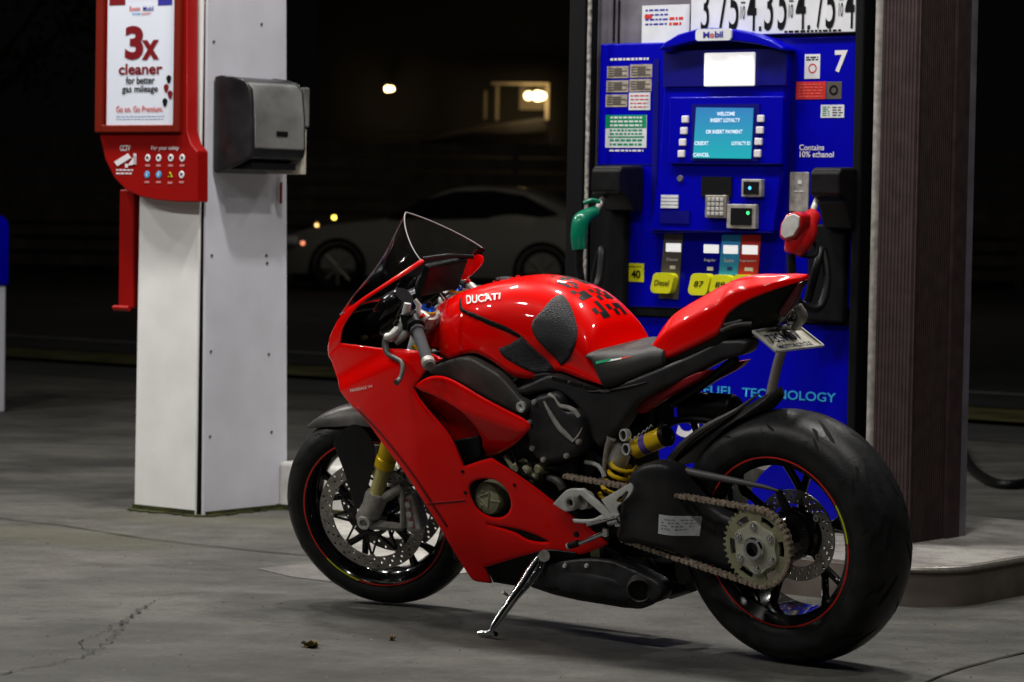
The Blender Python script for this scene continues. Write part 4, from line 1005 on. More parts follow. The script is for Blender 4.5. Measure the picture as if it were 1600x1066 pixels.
# side stand
SS = [Vector(q) for q in [(0.7587,0.13,0.2434),(0.7768,0.165,0.2023),(0.7926,0.215,0.1486),(0.8131,0.25,0.1039),(0.8285,0.285,0.0635)]]
b = MB()
def flatbar(bb, pts, wr, off):
    pass
b.tube(SS, [.016, .0165, .014, .0125, .009], 10, smooth=4)
b.tube([SS[0]+Vector((-.02, .01, .01)), SS[1]+Vector((-.03, 0, 0)), SS[2]+Vector((-.015, 0, 0)), SS[3]+Vector((-.004, 0, 0))], [.006, .005, .005, .004], 8, smooth=3)
stand = b.build('side_stand', 'chrome', bike)
ft = [(0.8287,0.285,0.0617),(0.8393,0.29,0.0509),(0.8681,0.295,0.0453)]
b = MB(); b.tube([Vector(q)+Vector((0, 0, .002)) for q in [(0.8238,0.28,0.0611),(0.8348,0.29,0.0496),(0.8679,0.295,0.0471)]], [.010, .009, .0075], 10); b.tube([(0.8531,0.28,0.0452),(0.8002,0.3,0.0557)], .007, 10); b.build('stand_foot', 'chrome', stand)
b = MB(); b.tube([(0.8274,0.21,0.1422),(0.8234,0.235,0.1572)], [.004, .0055], 8); b.cyl(Vector([(0.7324,0.15,0.25)][0]), Vector([(0.7201,0.17,0.2536)][0]), .016, 16); b.build('stand_peg', 'cast', stand)

# exhaust
rings = []
EX = [([(0.8294,0.06,0.1762)][0], .060, .045, .0), ([(0.7478,0.06,0.1839)][0], .085, .062, 0), ([(0.6568,0.06,0.1817)][0], .095, .066, 0), ([(0.5654,0.062,0.1801)][0], .095, .066, 0), ([(0.4969,0.065,0.1749)][0], .092, .062, 0), ([(0.4533,0.065,0.1703)][0], .085, .056, 0)]
for c, wy, hz, _ in EX:
    rings.append([Vector((c[0], c[1]+wy*math.copysign(abs(math.cos(a))**.8, math.cos(a)), c[2]+hz*math.copysign(abs(math.sin(a))**.8, math.sin(a)))) for a in [2*PI*k/28 for k in range(28)]])
exh = loft(rings).build('exhaust_silencer', 'gry', bike, ang=50)
oc = Vector([(0.4025,0.16,0.1876)][0]); odir = Vector((-.45, .85, -.15)).normalized()
b = MB(); b.lathe(oc, odir, [(.0295, -.03), (.0295, .005), (.0315, .007), (.0335, .004), (.036, -.03)], 36); b.build('exhaust_lip', 'gry2', exh)
b = MB(); b.lathe(oc, odir, [(0, .001), (.0305, .001)], 30); b.build('exhaust_bore', 'groove', exh)
panel('silencer_guard', [(0.7787,0.1821,1),(0.7296,0.2193),(0.6595,0.242),(0.5754,0.2551),(0.5023,0.2547),(0.4441,0.2425),(0.3911,0.2264),(0.3493,0.2094),(0.3363,0.1827),(0.3533,0.1565,1),(0.393,0.1454),(0.4514,0.15),(0.5057,0.1587),(0.5719,0.1628),(0.639,0.1633),(0.7077,0.1547),(0.7537,0.152)], .150, .05, 'gry', bike, rim=(.010, .008))
b = MB()
for q in [(0.6622,0.152,0.2282),(0.5852,0.152,0.2354)]: b.lathe(q, Y1, [(0, .006), (.005, .006), (.007, 0)], 10)
b.build('guard_bolt', 'silver', exh)
b = MB(); b.tube([(0.5677,0.1,0.2758),(0.4968,0.1,0.2484),(0.4301,0.09,0.2206)], [.010, .012, .014], 8); b.tube([(0.4645,0.05,0.2318),(0.4396,0.05,0.2128),(0.4274,0.05,0.2015)], [.022, .018, .008], 10)
b.tube([(0.5502,-0.06,0.1638),(0.4614,-0.06,0.1633),(0.3945,-0.06,0.1787)], [.05, .055, .045], 12); b.tube([(0.6254,-0.02,0.238),(0.5156,-0.02,0.2119),(0.3913,-0.03,0.2124)], [.05, .055, .05], 12)
b.build('exhaust_pipe', 'blk', bike)
b = MB(); b.box(-.016, .016, -.01, .01, -.03, .02, xf=lambda v: Vector([(0.5724,0.12,0.2689)][0])+v); b.build('silencer_bracket', 'brass', bike)

# ------------------------------------------------------------------ ground and street
def nodes_concrete(name, base, dark, scale=1.0, rough=.75, bump=.5):
    m = bpy.data.materials.new(name); m.use_nodes = True; nt = m.node_tree; b = nt.nodes['Principled BSDF']; L = nt.links.new
    tc = nt.nodes.new('ShaderNodeTexCoord')
    def noise(sc, det, ro=.6, stretch=None):
        n = nt.nodes.new('ShaderNodeTexNoise'); n.inputs['Scale'].default_value = sc*scale; n.inputs['Detail'].default_value = det; n.inputs['Roughness'].default_value = ro
        if stretch:
            mp = nt.nodes.new('ShaderNodeMapping'); mp.inputs['Scale'].default_value = stretch; mp.inputs['Rotation'].default_value = (0, 0, A); L(tc.outputs['Object'], mp.inputs[0]); L(mp.outputs[0], n.inputs['Vector'])
        else: L(tc.outputs['Object'], n.inputs['Vector'])
        return n
    def ramp(n, p0, c0, p1, c1):
        r = nt.nodes.new('ShaderNodeValToRGB'); r.color_ramp.elements[0].position = p0; r.color_ramp.elements[1].position = p1
        r.color_ramp.elements[0].color = (*c0, 1); r.color_ramp.elements[1].color = (*c1, 1); L(n.outputs['Fac'], r.inputs[0]); return r
    def mul(a, b_, f=1):
        x = nt.nodes.new('ShaderNodeMixRGB'); x.blend_type = 'MULTIPLY'; x.inputs[0].default_value = f; L(a.outputs[0], x.inputs[1]); L(b_.outputs[0], x.inputs[2]); return x
    big = ramp(noise(.8, 8, .68, (1, 1.3, 1)), .40, dark, .58, base)
    st = ramp(noise(3.4, 10, .72, (1, 1.6, 1)), .34, (.50, .48, .44), .56, (1.1, 1.1, 1.1))
    fine = ramp(noise(45, 10, .8), .3, (.55, .55, .55), .7, (1.35, 1.35, 1.33))
    spk = ramp(noise(210, 3, .6), .34, (.30, .30, .30), .44, (1.08, 1.08, 1.08))
    spots = ramp(noise(7, 4, .6), .30, (.42, .40, .36), .36, (1, 1, 1))
    c = mul(mul(mul(mul(big, st, .8), fine, .9), spk, .5), spots, .7)
    L(c.outputs[0], b.inputs['Base Color']); b.inputs['Roughness'].default_value = rough
    k = nt.nodes.new('ShaderNodeBump'); k.inputs['Strength'].default_value = bump; k.inputs['Distance'].default_value = .01
    L(noise(110, 6, .7).outputs['Fac'], k.inputs['Height']); L(k.outputs[0], b.inputs['Normal'])
    return m
M['concrete'] = nodes_concrete('forecourt_concrete', (.088, .085, .075), (.036, .035, .031))
M['asphalt'] = nodes_concrete('street_asphalt', (.05, .05, .052), (.03, .03, .031), .8, .85)
M['grass'] = mat('dry_grass', (.09, .085, .03), .9, noise=(3, .6))
M['moss'] = mat('moss_dirt', (.035, .038, .012), .95, noise=(14, .7))
M['kerbc'] = nodes_concrete('island_concrete', (.27, .26, .245), (.16, .15, .14), 2.0, .7)
M['kerbw'] = mat('white_kerb_paint', (.70, .69, .66), .6, noise=(8, .2))
M['kside'] = mat('stained_kerb_side', (.13, .11, .095), .7, noise=(6, .4))
M['black'] = mat('crack_black', (.022, .020, .018), .95)
def flatpoly(name, P, z, m, kind='structure'):
    o = mk(name, [(p[0], p[1], z) for p in P], [tuple(range(len(P)))], m, None, None); o['kind'] = kind; return o
g = mk('ground', [(-150, -30, 0), (150, -30, 0), (150, 260, 0), (-150, 260, 0)], [(0, 1, 2, 3)], 'concrete', None, None); g['kind'] = 'structure'
def band(name, y0, y1, z, m): return flatpoly(name, [FW(FO, -120, y0), FW(FO, 120, y0), FW(FO, 120, y1), FW(FO, -120, y1)], z, m)
band('gutter', 5.5, 6.55, .004, 'asphalt')
band('grass_verge', 6.55, 7.5, .03, 'grass')
band('road', 7.9, 60, .008, 'asphalt')
band('road_line', 9.05, 9.17, .012, mat('worn_road_paint', (.35, .35, .33), .8, noise=(6, .4)))
def crack(name, P, w, m='black', z=.003, jag=.012, n=26):
    L = smooth_poly([(p[0], p[1]) for p in P], .12 if 'joint' in name else .022, closed=False); rr = random.Random(len(P)*7); V = []; F = []
    for k, p in enumerate(L):
        t = (L[min(k+1, len(L)-1)]-L[max(k-1, 0)]).normalized(); nn = Vector((-t.y, t.x)); q = p+nn*rr.uniform(-jag, jag); ww = w*rr.uniform(.5, 1.2) if 'joint' in name else w*rr.uniform(.1, 1.1)
        V += [(q.x-nn.x*ww, q.y-nn.y*ww, z), (q.x+nn.x*ww, q.y+nn.y*ww, z)]
    for k in range(len(L)-1): F.append((2*k, 2*k+1, 2*k+3, 2*k+2))
    o = mk(name, V, F, m, None, None); o['kind'] = 'structure'; return o
crack('slab_joint', [(-2.3254,11.386),(-1.876,10.9211),(-1.6212,10.7205),(-1.2616,10.3412),(-0.8551,10.0358),(-0.586,9.8918)], .006, z=.0035, jag=.002)
crack('ground_crack', [(-1.3285,7.2112),(-1.2323,7.382),(-1.138,7.5496),(-1.0752,7.7431),(-1.0684,8.133),(-1.07,8.3488),(-1.0508,8.6624),(-1.0292,8.7645)], .0034, z=.0035, jag=.016)
crack('ground_crack', [(-1.0855,7.6972),(-1.1462,7.8834),(-1.1122,8.0057),(-1.0844,8.321)], .002, z=.0035, jag=.012)
crack('slab_joint', [(1.0449,7.4312),(1.1811,7.6953),(1.3121,7.8859),(1.4898,8.1146)], .006, z=.0035, jag=.003)
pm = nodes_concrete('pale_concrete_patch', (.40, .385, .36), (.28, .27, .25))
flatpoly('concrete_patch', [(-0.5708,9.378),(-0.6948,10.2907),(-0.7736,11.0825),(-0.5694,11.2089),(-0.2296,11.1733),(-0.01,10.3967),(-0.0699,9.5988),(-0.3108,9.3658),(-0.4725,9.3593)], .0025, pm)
flatpoly('concrete_patch', [(-0.8097,9.5605),(-0.6708,9.7013),(-0.4936,9.7623),(-0.2202,9.8023),(-0.3036,9.1607),(-0.547,9.2526),(-0.6853,9.3619)], .0018, nodes_concrete('grey_concrete_patch', (.15, .142, .13), (.10, .095, .088)))  # greyer ground area next to the pale one
# soft stains on the concrete: oil drips under the pumps, damp moss by the pillar
def stain(m, x, y, rx, ry, rot, col, strength):
    nt = m.node_tree; L = nt.links.new; b = nt.nodes['Principled BSDF']; src = b.inputs['Base Color'].links[0].from_socket
    tc = nt.nodes.new('ShaderNodeTexCoord'); mp = nt.nodes.new('ShaderNodeMapping'); mp.vector_type = 'TEXTURE'
    mp.inputs['Location'].default_value = (x, y, 0); mp.inputs['Rotation'].default_value = (0, 0, rot); mp.inputs['Scale'].default_value = (rx, ry, 1)
    L(tc.outputs['Object'], mp.inputs[0]); n = nt.nodes.new('ShaderNodeTexNoise'); n.inputs['Scale'].default_value = 5/max(rx, .1)*.25; n.inputs['Detail'].default_value = 8
    L(tc.outputs['Object'], n.inputs['Vector'])
    ln = nt.nodes.new('ShaderNodeVectorMath'); ln.operation = 'LENGTH'; L(mp.outputs[0], ln.inputs[0])
    ad = nt.nodes.new('ShaderNodeMath'); ad.operation = 'MULTIPLY_ADD'; L(n.outputs['Fac'], ad.inputs[0]); ad.inputs[1].default_value = 1.1; L(ln.outputs['Value'], ad.inputs[2])
    mr = nt.nodes.new('ShaderNodeMapRange'); mr.inputs['From Min'].default_value = 1.0; mr.inputs['From Max'].default_value = 1.6; mr.inputs['To Min'].default_value = strength; mr.inputs['To Max'].default_value = 0
    L(ad.outputs[0], mr.inputs['Value']); mx = nt.nodes.new('ShaderNodeMixRGB'); L(mr.outputs[0], mx.inputs[0]); L(src, mx.inputs[1]); mx.inputs[2].default_value = (*col, 1); L(mx.outputs[0], b.inputs['Base Color'])
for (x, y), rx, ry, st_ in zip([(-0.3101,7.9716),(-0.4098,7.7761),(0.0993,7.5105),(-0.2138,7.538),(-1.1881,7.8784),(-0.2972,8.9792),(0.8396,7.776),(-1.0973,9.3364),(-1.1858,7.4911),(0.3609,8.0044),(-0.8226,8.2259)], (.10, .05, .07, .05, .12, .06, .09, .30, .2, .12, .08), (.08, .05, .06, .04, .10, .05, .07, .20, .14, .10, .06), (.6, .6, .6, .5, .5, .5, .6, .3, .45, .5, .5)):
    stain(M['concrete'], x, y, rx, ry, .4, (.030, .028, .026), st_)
for (x, y), rx, ry in zip([(-1.2948,10.9956),(-0.9671,11.0503),(-1.5106,10.3623)], (.35, .30, .6), (.14, .14, .25)):
    stain(M['concrete'], x, y, rx, ry, A, (.055, .055, .025), .55)
# grit, one scatter of tiny stones
b = MB(); rr = random.Random(4)
for _ in range(900):
    q = FW(FO, rr.uniform(-3.5, 2.5), rr.uniform(-3.2, -.6) if rr.random() < .8 else rr.uniform(-.6, 3)); z_ = rr.uniform(.0012, .0038); V = []
    for k in range(5): a = 2*PI*k/5+rr.random(); V.append(Vector((q.x+z_*rr.uniform(.7, 1.3)*math.cos(a), q.y+z_*rr.uniform(.7, 1.3)*math.sin(a), 0)))
    V.append(Vector((q.x, q.y, z_)))
    b.add(V, [(k, (k+1) % 5, 5) for k in range(5)], rr.choice((0, 0, 1)))
o = b.build('ground_grit', None, ang=None, mats=[mat('dark_grit', (.04, .037, .033), .9), mat('pale_grit', (.15, .145, .135), .9)]); o['kind'] = 'stuff'; tag(o, 'loose grit and small stones scattered over the concrete', 'grit')
# leaf litter
for k, q in enumerate([(-0.5227,7.8764),(-0.3125,8.0305)]):
    b = MB(); rr = random.Random(k+5); s_ = .022 if k == 0 else .010
    for j in range(5):
        a = rr.uniform(0, 6.3); c = Vector((q[0]+rr.uniform(-.5, .5)*s_, q[1]+rr.uniform(-.3, .3)*s_, .004)); d = Vector((math.cos(a), math.sin(a), rr.uniform(.1, .5)))*s_; n_ = Vector((-d.y, d.x, .3*s_))*.45
        b.add([c-d, c-d*.3+n_+Vector((0, 0, .004)), c+d*.5+n_*.8+Vector((0, 0, .010)), c+d, c+d*.4-n_+Vector((0, 0, .006)), c-d*.4-n_], [(0, 1, 2, 3, 4, 5)])
    o = b.build('dry_leaf', mat('dead_leaf', (.12, .09, .03), .8) if k == 0 else bpy.data.materials['dead_leaf'], ang=None, solid=.0008)
    tag(o, ['crumpled brown leaf lying on the concrete left of the motorcycle stand', 'tiny brown leaf scrap beside the larger leaf on the concrete'][k], 'leaf', 'dry leaves on the concrete')

# pump island
def outline(x0, x1, y0, y1, r, rounded=('r',)):
    P = []
    for cx_, cy_, a0 in ((x1-r, y1-r, 0), (x0+.04, y1-.04, 90), (x0+.04, y0+.04, 180), (x1-r, y0+r, 270)):
        rr = r if cx_ > 0 else .04
        for k in range(13): a = math.radians(a0+90*k/12); P.append((cx_+rr*math.cos(a), cy_+rr*math.sin(a)))
    return P
isl = thing('pump_island', 'raised concrete pump island with a rounded steel edged kerb under the pump', 'kerb', (FO[0], FO[1], 0), A)
IO = outline(-1.3, .42, -.53, .95, .20)
b = MB(); b.extr(IO, lambda p: Vector((p[0], p[1], .0)), lambda p: Vector((p[0], p[1], .113))); b.build('kerb_side', 'kside', isl)
b = MB(); b.extr([(p[0]*.985+.0, p[1]*.985) for p in IO], lambda p: Vector((p[0], p[1], .105)), lambda p: Vector((p[0], p[1], .123))); b.build('kerb_top', 'kerbc', isl)
b = MB()
for k in range(len(IO)):
    p, q = IO[k], IO[(k+1) % len(IO)]
    if (Vector(p)-Vector(q)).length < 1e-5: continue
b.tube([Vector((p[0], p[1], .113)) for p in IO[39:]+IO[:14]], .010, 8); b.build('steel_edge', 'steel', isl)
b = MB()
for x in (.22, -.45): b.box(x-.004, x+.004, -.5325, -.52, .0, .108)
b.build('kerb_joint', 'black', isl)
b = MB(); b.box(-2.92, -1.305, .20, 1.1, 0, .185); o = b.build('white_kerb', 'kerbw', isl, bevel=.02); 
b = MB(); b.box(-2.93, -1.33, .19, 1.1, .0, .02); b.build('kerb_base', 'moss', isl)

# ------------------------------------------------------------------ fuel pump
pump = thing('fuel_pump', 'blue self service fuel pump number seven with a lit payment screen', 'fuel pump', (FO[0], FO[1], 0), A)
M['pblue'] = mat('pump_blue', (.0, .0, .36), .33, 0, .12, spec=.14, noise=(4, .08))
M['pblued'] = mat('pump_dark_blue', (.0, .0, .16), .45)
M['pgrey'] = mat('pump_grey_sheet', (.16, .15, .18), .45, .2, noise=(9, .25))
M['paper'] = mat('printed_paper', (.62, .64, .68), .6, noise=(18, .06))
M['glow'] = mat('lit_price_window', (.7, .7, .7), .4, emit=(1, 1, 1), es=.62)
M['lcd'] = mat('lit_screen', (.02, .1, .15), .3, emit=(.03, .36, .50), es=.8)
M['cyan'] = mat('cyan_print', (.03, .33, .65), .5)
M['pred'] = mat('red_print', (.55, .03, .02), .5)
M['pgreen'] = mat('green_print', (.0, .24, .10), .5)
M['pyel'] = mat('yellow_button', (.62, .62, .01), .45)
M['ink'] = mat('black_ink', (.005, .005, .006), .6, spec=.1)
M['grade'] = mat('grade_grey', (.09, .08, .07), .5)
M['key'] = mat('soft_key', (.7, .68, .72), .5)
M['navyp'] = mat('navy_print', (.03, .03, .30), .5)
M['tan'] = mat('tan_sticker', (.33, .29, .24), .6, noise=(40, .4))
def rect(q): return (min(q[0][0], q[1][0]), max(q[0][0], q[1][0]), min(q[0][1], q[1][1]), max(q[0][1], q[1][1]))
def bx(name, q, y, m, parent, d=.003, bevel=0, y1=None):
    x0, x1, z0, z1 = rect(q); b = MB(); b.box(x0, x1, y, y+d if y1 is None else y1, z0, z1); return b.build(name, m, parent, bevel=bevel)
FY = .10
cabx0, cabx1, cz0, cz1 = rect([(-1.4448,1.8676),(-0.2773,0.4937)])
b = MB(); b.box(cabx0+.05, cabx1+.012, .13, .72, .11, 2.25); cab = b.build('cabinet', 'pgrey', pump, bevel=.006)
x0, x1, _, _ = rect([(-1.3462,1.8638),(-1.1522,1.7708)])
b = MB(); b.box(cabx0, cabx0+.075, .06, .72, .11, 2.3); b.box(cabx1, cabx1+.035, .06, .70, .11, 2.3); b.build('corner_post', 'ink', pump, bevel=.008)
b = MB(); sx = [(-1.3553,1.4614),(-1.3437,1.4391)]; b.box(sx[0][0], sx[1][0], .050, .058, .3, 2.3); b.build('post_trim', mat('worn_trim', (.25, .24, .22), .5, noise=(60, .8)), pump)
face = [(-1.3354,1.7546),(-1.0576,1.7556,1),(-1.0152,1.7722),(-0.9652,1.7907),(-0.8996,1.8023),(-0.842,1.8052),(-0.7743,1.7993),(-0.7044,1.7849),(-0.6401,1.7664),(-0.5892,1.761,1),(-0.2962,1.7632,1),(-0.2924,1.2509,1),(-0.2945,0.8645,1),(-0.5153,0.8482,1),(-1.3363,0.8414,1),(-1.3394,1.3313,1)]
b = MB(); b.extr([tuple(p[:2]) for p in face], lambda p: Vector((p[0], .10, p[1])), lambda p: Vector((p[0], .135, p[1])))
fp = b.build('front_panel', 'pblue', pump, bevel=.006)
b = MB(); x0, x1, z0, z1 = rect([(-1.2726,0.812),(-0.2976,0.7038)]); b.box(x0-.22, x1, .115, .135, .16, z1); lp = b.build('lower_panel', 'pblue', pump, bevel=.004)
b = MB(); b.box(x0-.25, x1, .118, .134, .11, .158); b.build('plinth', 'ink', pump)
b = MB(); b.box(x0-.2, x1, .104, .134, z1+.004, z1+.03); b.build('recess_band', 'ink', pump)
for q in ([(-1.1046,1.6996),(-1.0821,1.0993)], [(-0.5525,1.7072),(-0.5231,0.8607)]):
    bx('panel_gap', q, .0982, 'pblued', fp)
bx('panel_gap', [(-1.3423,1.338),(-1.1066,1.3347)], .0984, 'pblued', fp)
# central module
b = MB(); mo = [(-1.0284,1.7093),(-0.5419,1.7092),(-0.5475,1.3409),(-0.5771,1.1153),(-1.0834,1.1014),(-1.046,1.3341)]
b.extr([tuple(p[:2]) for p in mo], lambda p: Vector((p[0], .062, p[1])), lambda p: Vector((p[0], .101, p[1]))); mod = b.build('payment_module', 'pblue', pump, bevel=.005)
bx('screen_recess', [(-1.0332,1.7222),(-0.5359,1.6011)], .054, 'pblued', mod, .012)
b = MB(); hd = [(-1.036,1.7237),(-1.0047,1.7513),(-0.9524,1.7762),(-0.8792,1.7918),(-0.8012,1.7943),(-0.7288,1.7884),(-0.6467,1.7717),(-0.5803,1.7491),(-0.5294,1.7248),(-0.5266,1.7121),(-0.6254,1.7352),(-0.7278,1.7478),(-0.8053,1.7516),(-0.8965,1.7491),(-0.9751,1.7334)]
b.extr([tuple(p[:2]) for p in hd], lambda p: Vector((p[0], .02, p[1])), lambda p: Vector((p[0], .102, p[1]))); hood = b.build('hood', 'pblue', pump, bevel=.006)
lg = [(-0.8733,1.7905),(-0.7299,1.7511)]; x0, x1, z0, z1 = rect(lg); r = (z1-z0)*.3
b = MB(); P = [(cx_+r*math.cos(math.radians(a)), cz_+r*math.sin(math.radians(a))) for cx_, cz_, a_ in ((x1-r, z1-r, 0), (x0+r, z1-r, 90), (x0+r, z0+r, 180), (x1-r, z0+r, 270)) for a in range(a_, a_+91, 15)]
b.extr(P, lambda p: Vector((p[0], .012, p[1])), lambda p: Vector((p[0], .021, p[1]))); lgo = b.build('maker_badge', 'paper', hood)
w_ = x1-x0; h_ = z1-z0
text('badge_lettering', 'M', x0+w_*.22, z0+h_*.25, x0+w_*.40, z0+h_*.75, .0108, 'navyp', lgo, .03)
text('badge_lettering', 'o', x0+w_*.42, z0+h_*.25, x0+w_*.53, z0+h_*.60, .0108, 'pred', lgo, .03)
text('badge_lettering', 'bil', x0+w_*.55, z0+h_*.25, x0+w_*.78, z0+h_*.78, .0108, 'navyp', lgo, .03)
bx('light_box', [(-0.8563,1.7117),(-0.655,1.5997)], .040, 'glow', mod, .012, bevel=.004)
bx('screen_bezel', [(-0.9984,1.5647),(-0.5403,1.3385)], .046, 'pblue', mod, .016, bevel=.004)
bx('screen_surround', [(-0.9044,1.5399),(-0.6309,1.3486)], .0425, 'pblued', mod, .006)
b = MB(); q = [(-0.8832,1.5289),(-0.6531,1.5252),(-0.6591,1.357),(-0.8921,1.3583)]; b.extr([tuple(p[:2]) for p in q], lambda p: Vector((p[0], .039, p[1])), lambda p: Vector((p[0], .044, p[1]))); scr = b.build('display', None, mod, mats=['lcd'])
# vertical blue to teal picture on the display
nt = M['lcd'].node_tree; tcn = nt.nodes.new('ShaderNodeTexCoord'); sep = nt.nodes.new('ShaderNodeSeparateXYZ'); rp = nt.nodes.new('ShaderNodeValToRGB'); mrn = nt.nodes.new('ShaderNodeMapRange')
zz = [p[1] for p in q]; mrn.inputs['From Min'].default_value = min(zz); mrn.inputs['From Max'].default_value = max(zz)
nt.links.new(tcn.outputs['Object'], sep.inputs[0]); nt.links.new(sep.outputs['Z'], mrn.inputs['Value']); nt.links.new(mrn.outputs[0], rp.inputs[0])
rp.color_ramp.elements[0].color = (.0, .42, .44, 1); rp.color_ramp.elements[1].color = (.03, .17, .50, 1); nt.links.new(rp.outputs[0], nt.nodes['Principled BSDF'].inputs['Emission Color'])
M['lcdtxt'] = mat('screen_text', (.6, .7, .8), .5, emit=(.6, .75, .9), es=.5)
for s_, q in (('WELCOME', [(-0.7973,1.5132),(-0.7247,1.5)]), ('INSERT LOYALTY', [(-0.8228,1.4919),(-0.7036,1.4785)]), ('OR INSERT PAYMENT', [(-0.8401,1.4532),(-0.6924,1.4401)]), ('CREDIT', [(-0.8862,1.4144),(-0.8284,1.4015)]), ('LOYALTY ID', [(-0.7354,1.4144),(-0.6608,1.4017)]), ('CANCEL', [(-0.8905,1.3755),(-0.8248,1.3627)])):
    x0, x1, z0, z1 = rect(q); text('screen_text', s_, x0, z0, x1, z1, .0375, 'lcdtxt', scr, .03)
for q in ([(-0.943,1.5012),(-0.9161,1.4772)], [(-0.9473,1.4622),(-0.9204,1.4383)], [(-0.9517,1.4232),(-0.9247,1.3993)], [(-0.956,1.3841),(-0.929,1.3603)], [(-0.6373,1.5017),(-0.6113,1.4783)], [(-0.6414,1.4635),(-0.6129,1.44)], [(-0.6455,1.4252),(-0.617,1.4018)], [(-0.6471,1.3869),(-0.621,1.3614)]):
    bx('screen_key', q, .038, 'key', mod, .01, bevel=.003)
bx('receipt_slot', [(-0.8668,1.296),(-0.7454,1.2282)], .056, 'ink', mod, .008)
bx('module_ledge', [(-1.0685,1.1148),(-0.573,1.1111)], .050, 'pblued', mod, .02)
bx('module_dark_patch', [(-1.0361,1.1788),(-0.9154,1.135)], .058, 'pblued', mod, .006)  # dark blue patch on the module below the instruction strips
b = MB(); q = [(-0.958,1.2887),(-0.9316,1.2889)]; b.lathe((q[0][0], .062, q[0][1]), (0, -1, 0), [(0, .006), (.010, .006), (.012, 0)], 20); b.build('lock', 'pgrey', mod)
kp = bx('keypad', [(-0.8409,1.2335),(-0.7558,1.1571)], .042, 'steel', mod, .022, bevel=.002)
x0, x1, z0, z1 = rect([(-0.8329,1.2271),(-0.7637,1.1634)])
b = MB()
for i in range(4):
    for j in range(4): b.box(x0+(x1-x0)*(i+.15)/4, x0+(x1-x0)*(i+.85)/4, .038, .043, z0+(z1-z0)*(j+.15)/4, z0+(z1-z0)*(j+.85)/4)
b.build('keypad_keys', 'silver', kp, bevel=.001)
for q, q2, c_, pos in (([(-0.6973,1.2886),(-0.6166,1.2296)], [(-0.6868,1.2801),(-0.627,1.238)], (.05, .5, 1), [(-0.6607,1.259),(-0.6606,1.2547)]), ([(-0.7544,1.2044),(-0.6368,1.1227)], [(-0.736,1.1917),(-0.6524,1.1352)], (.02, .9, .2), [(-0.6662,1.1756),(-0.6661,1.1713)])):
    rd = bx('card_reader', q, .044, 'cast', mod, .02, bevel=.003); bx('reader_face', q2, .041, 'ink', rd, .004)
    b = MB(); b.lathe((pos[0][0], .0405, pos[0][1]), (0, -1, 0), [(0, .002), (.005, .002), (.006, 0)], 12); b.build('reader_light', mat('reader_light', (.1, .1, .1), .3, emit=c_, es=2.0), rd)
x0, x1, z0, z1 = rect([(-1.0347,1.2335),(-0.9643,1.1864)])
for k in range(4):
    b = MB(); b.box(x0, x1, .058, .0625, z0+(z1-z0)*(k+.1)/4, z0+(z1-z0)*(k+.9)/4); b.build('instruction_strip', 'paper', mod)
# left stickers
for q in ([(-1.3031,1.6762),(-1.2116,1.6351)], [(-1.2045,1.6814),(-1.1112,1.636)], [(-1.3047,1.6274),(-1.2104,1.5864)], [(-1.206,1.6306),(-1.1127,1.5877)], [(-1.3064,1.5785),(-1.2147,1.5356)]):
    o = bx('fuel_sticker', q, .0985, 'tan', fp); x0, x1, z0, z1 = rect(q)
    b = MB()
    for r_ in range(4): b.box(x0+.006, x1-.006-.02*(r_ % 2), .0978, .0983, z0+(z1-z0)*(.15+r_*.2), z0+(z1-z0)*(.24+r_*.2))
    b.box(x0+(x1-x0)*.35, x0+(x1-x0)*.7, .0976, .0982, z0+(z1-z0)*.25, z0+(z1-z0)*.75)
    b.build('sticker_print', 'grade', o)
def lines(parent, q, n, m, y=.0977, fill=.55, left=.06, gap=None, seed=1):
    x0, x1, z0, z1 = rect(q); rr = random.Random(seed); b = MB(); h = (z1-z0)/n
    for k in range(n):
        zz_ = z1-h*(k+.5); x = x0+(x1-x0)*left; xe = x1-(x1-x0)*left
        while x < xe-.003:
            w = min(rr.uniform(.008, .022), xe-x); b.box(x, x+w, y, y+.0004, zz_-h*fill/2, zz_+h*fill/2); x += w+.005
    b.build('small_print', m, parent)
o = bx('fuel_sticker', [(-1.2076,1.5842),(-1.1166,1.5239)], .0985, 'paper', fp); lines(o, [(-1.2048,1.5798),(-1.1194,1.5284)], 4, 'pred', fill=.3)
o = bx('notice_sticker', [(-1.3047,1.5073),(-1.1297,1.3941)], .0985, 'paper', fp)
b = bx('sticker_header', [(-1.3047,1.5073),(-1.1313,1.4624)], .0978, 'pgreen', o, .0006)
for s_, q in (('WHEN YOUR SMOKE', [(-1.2853,1.5028),(-1.1456,1.4922)]), ('DETECTOR WORKS, THIS', [(-1.2905,1.4895),(-1.1399,1.48)]), ('IS HOW SAFE. RETAILER', [(-1.2874,1.4772),(-1.1423,1.4668)])): 
    pass
lines(o, [(-1.2936,1.505),(-1.1395,1.4646)], 3, 'key', y=.0972, fill=.45, seed=3)
lines(o, [(-1.2953,1.4606),(-1.1388,1.436)], 2, 'pgreen', fill=.5, seed=4); bx('sticker_rule', [(-1.2919,1.4339),(-1.1387,1.4293)], .0976, 'pgreen', o, .0005); lines(o, [(-1.2945,1.4272),(-1.1379,1.3985)], 2, 'pgreen', fill=.5, seed=5)
lines(fp, [(-1.2964,1.3894),(-1.132,1.3787)], 1, 'key', y=.0985, seed=6); lines(fp, [(-1.3011,1.7073),(-1.1152,1.6931)], 1, 'key', y=.0985, seed=7)
o = bx('grade_sticker', [(-1.2046,0.9949),(-1.1294,0.9304)], .0985, 'pyel', fp); x0, x1, z0, z1 = rect([(-1.1821,0.971),(-1.1433,0.9433)]); text('octane_number', '40', x0, z0, x1, z1, .0975, 'ink', o, .03)
bx('sticker_rule', [(-1.1961,0.984),(-1.1388,0.9821)], .0978, 'ink', o, .0005)
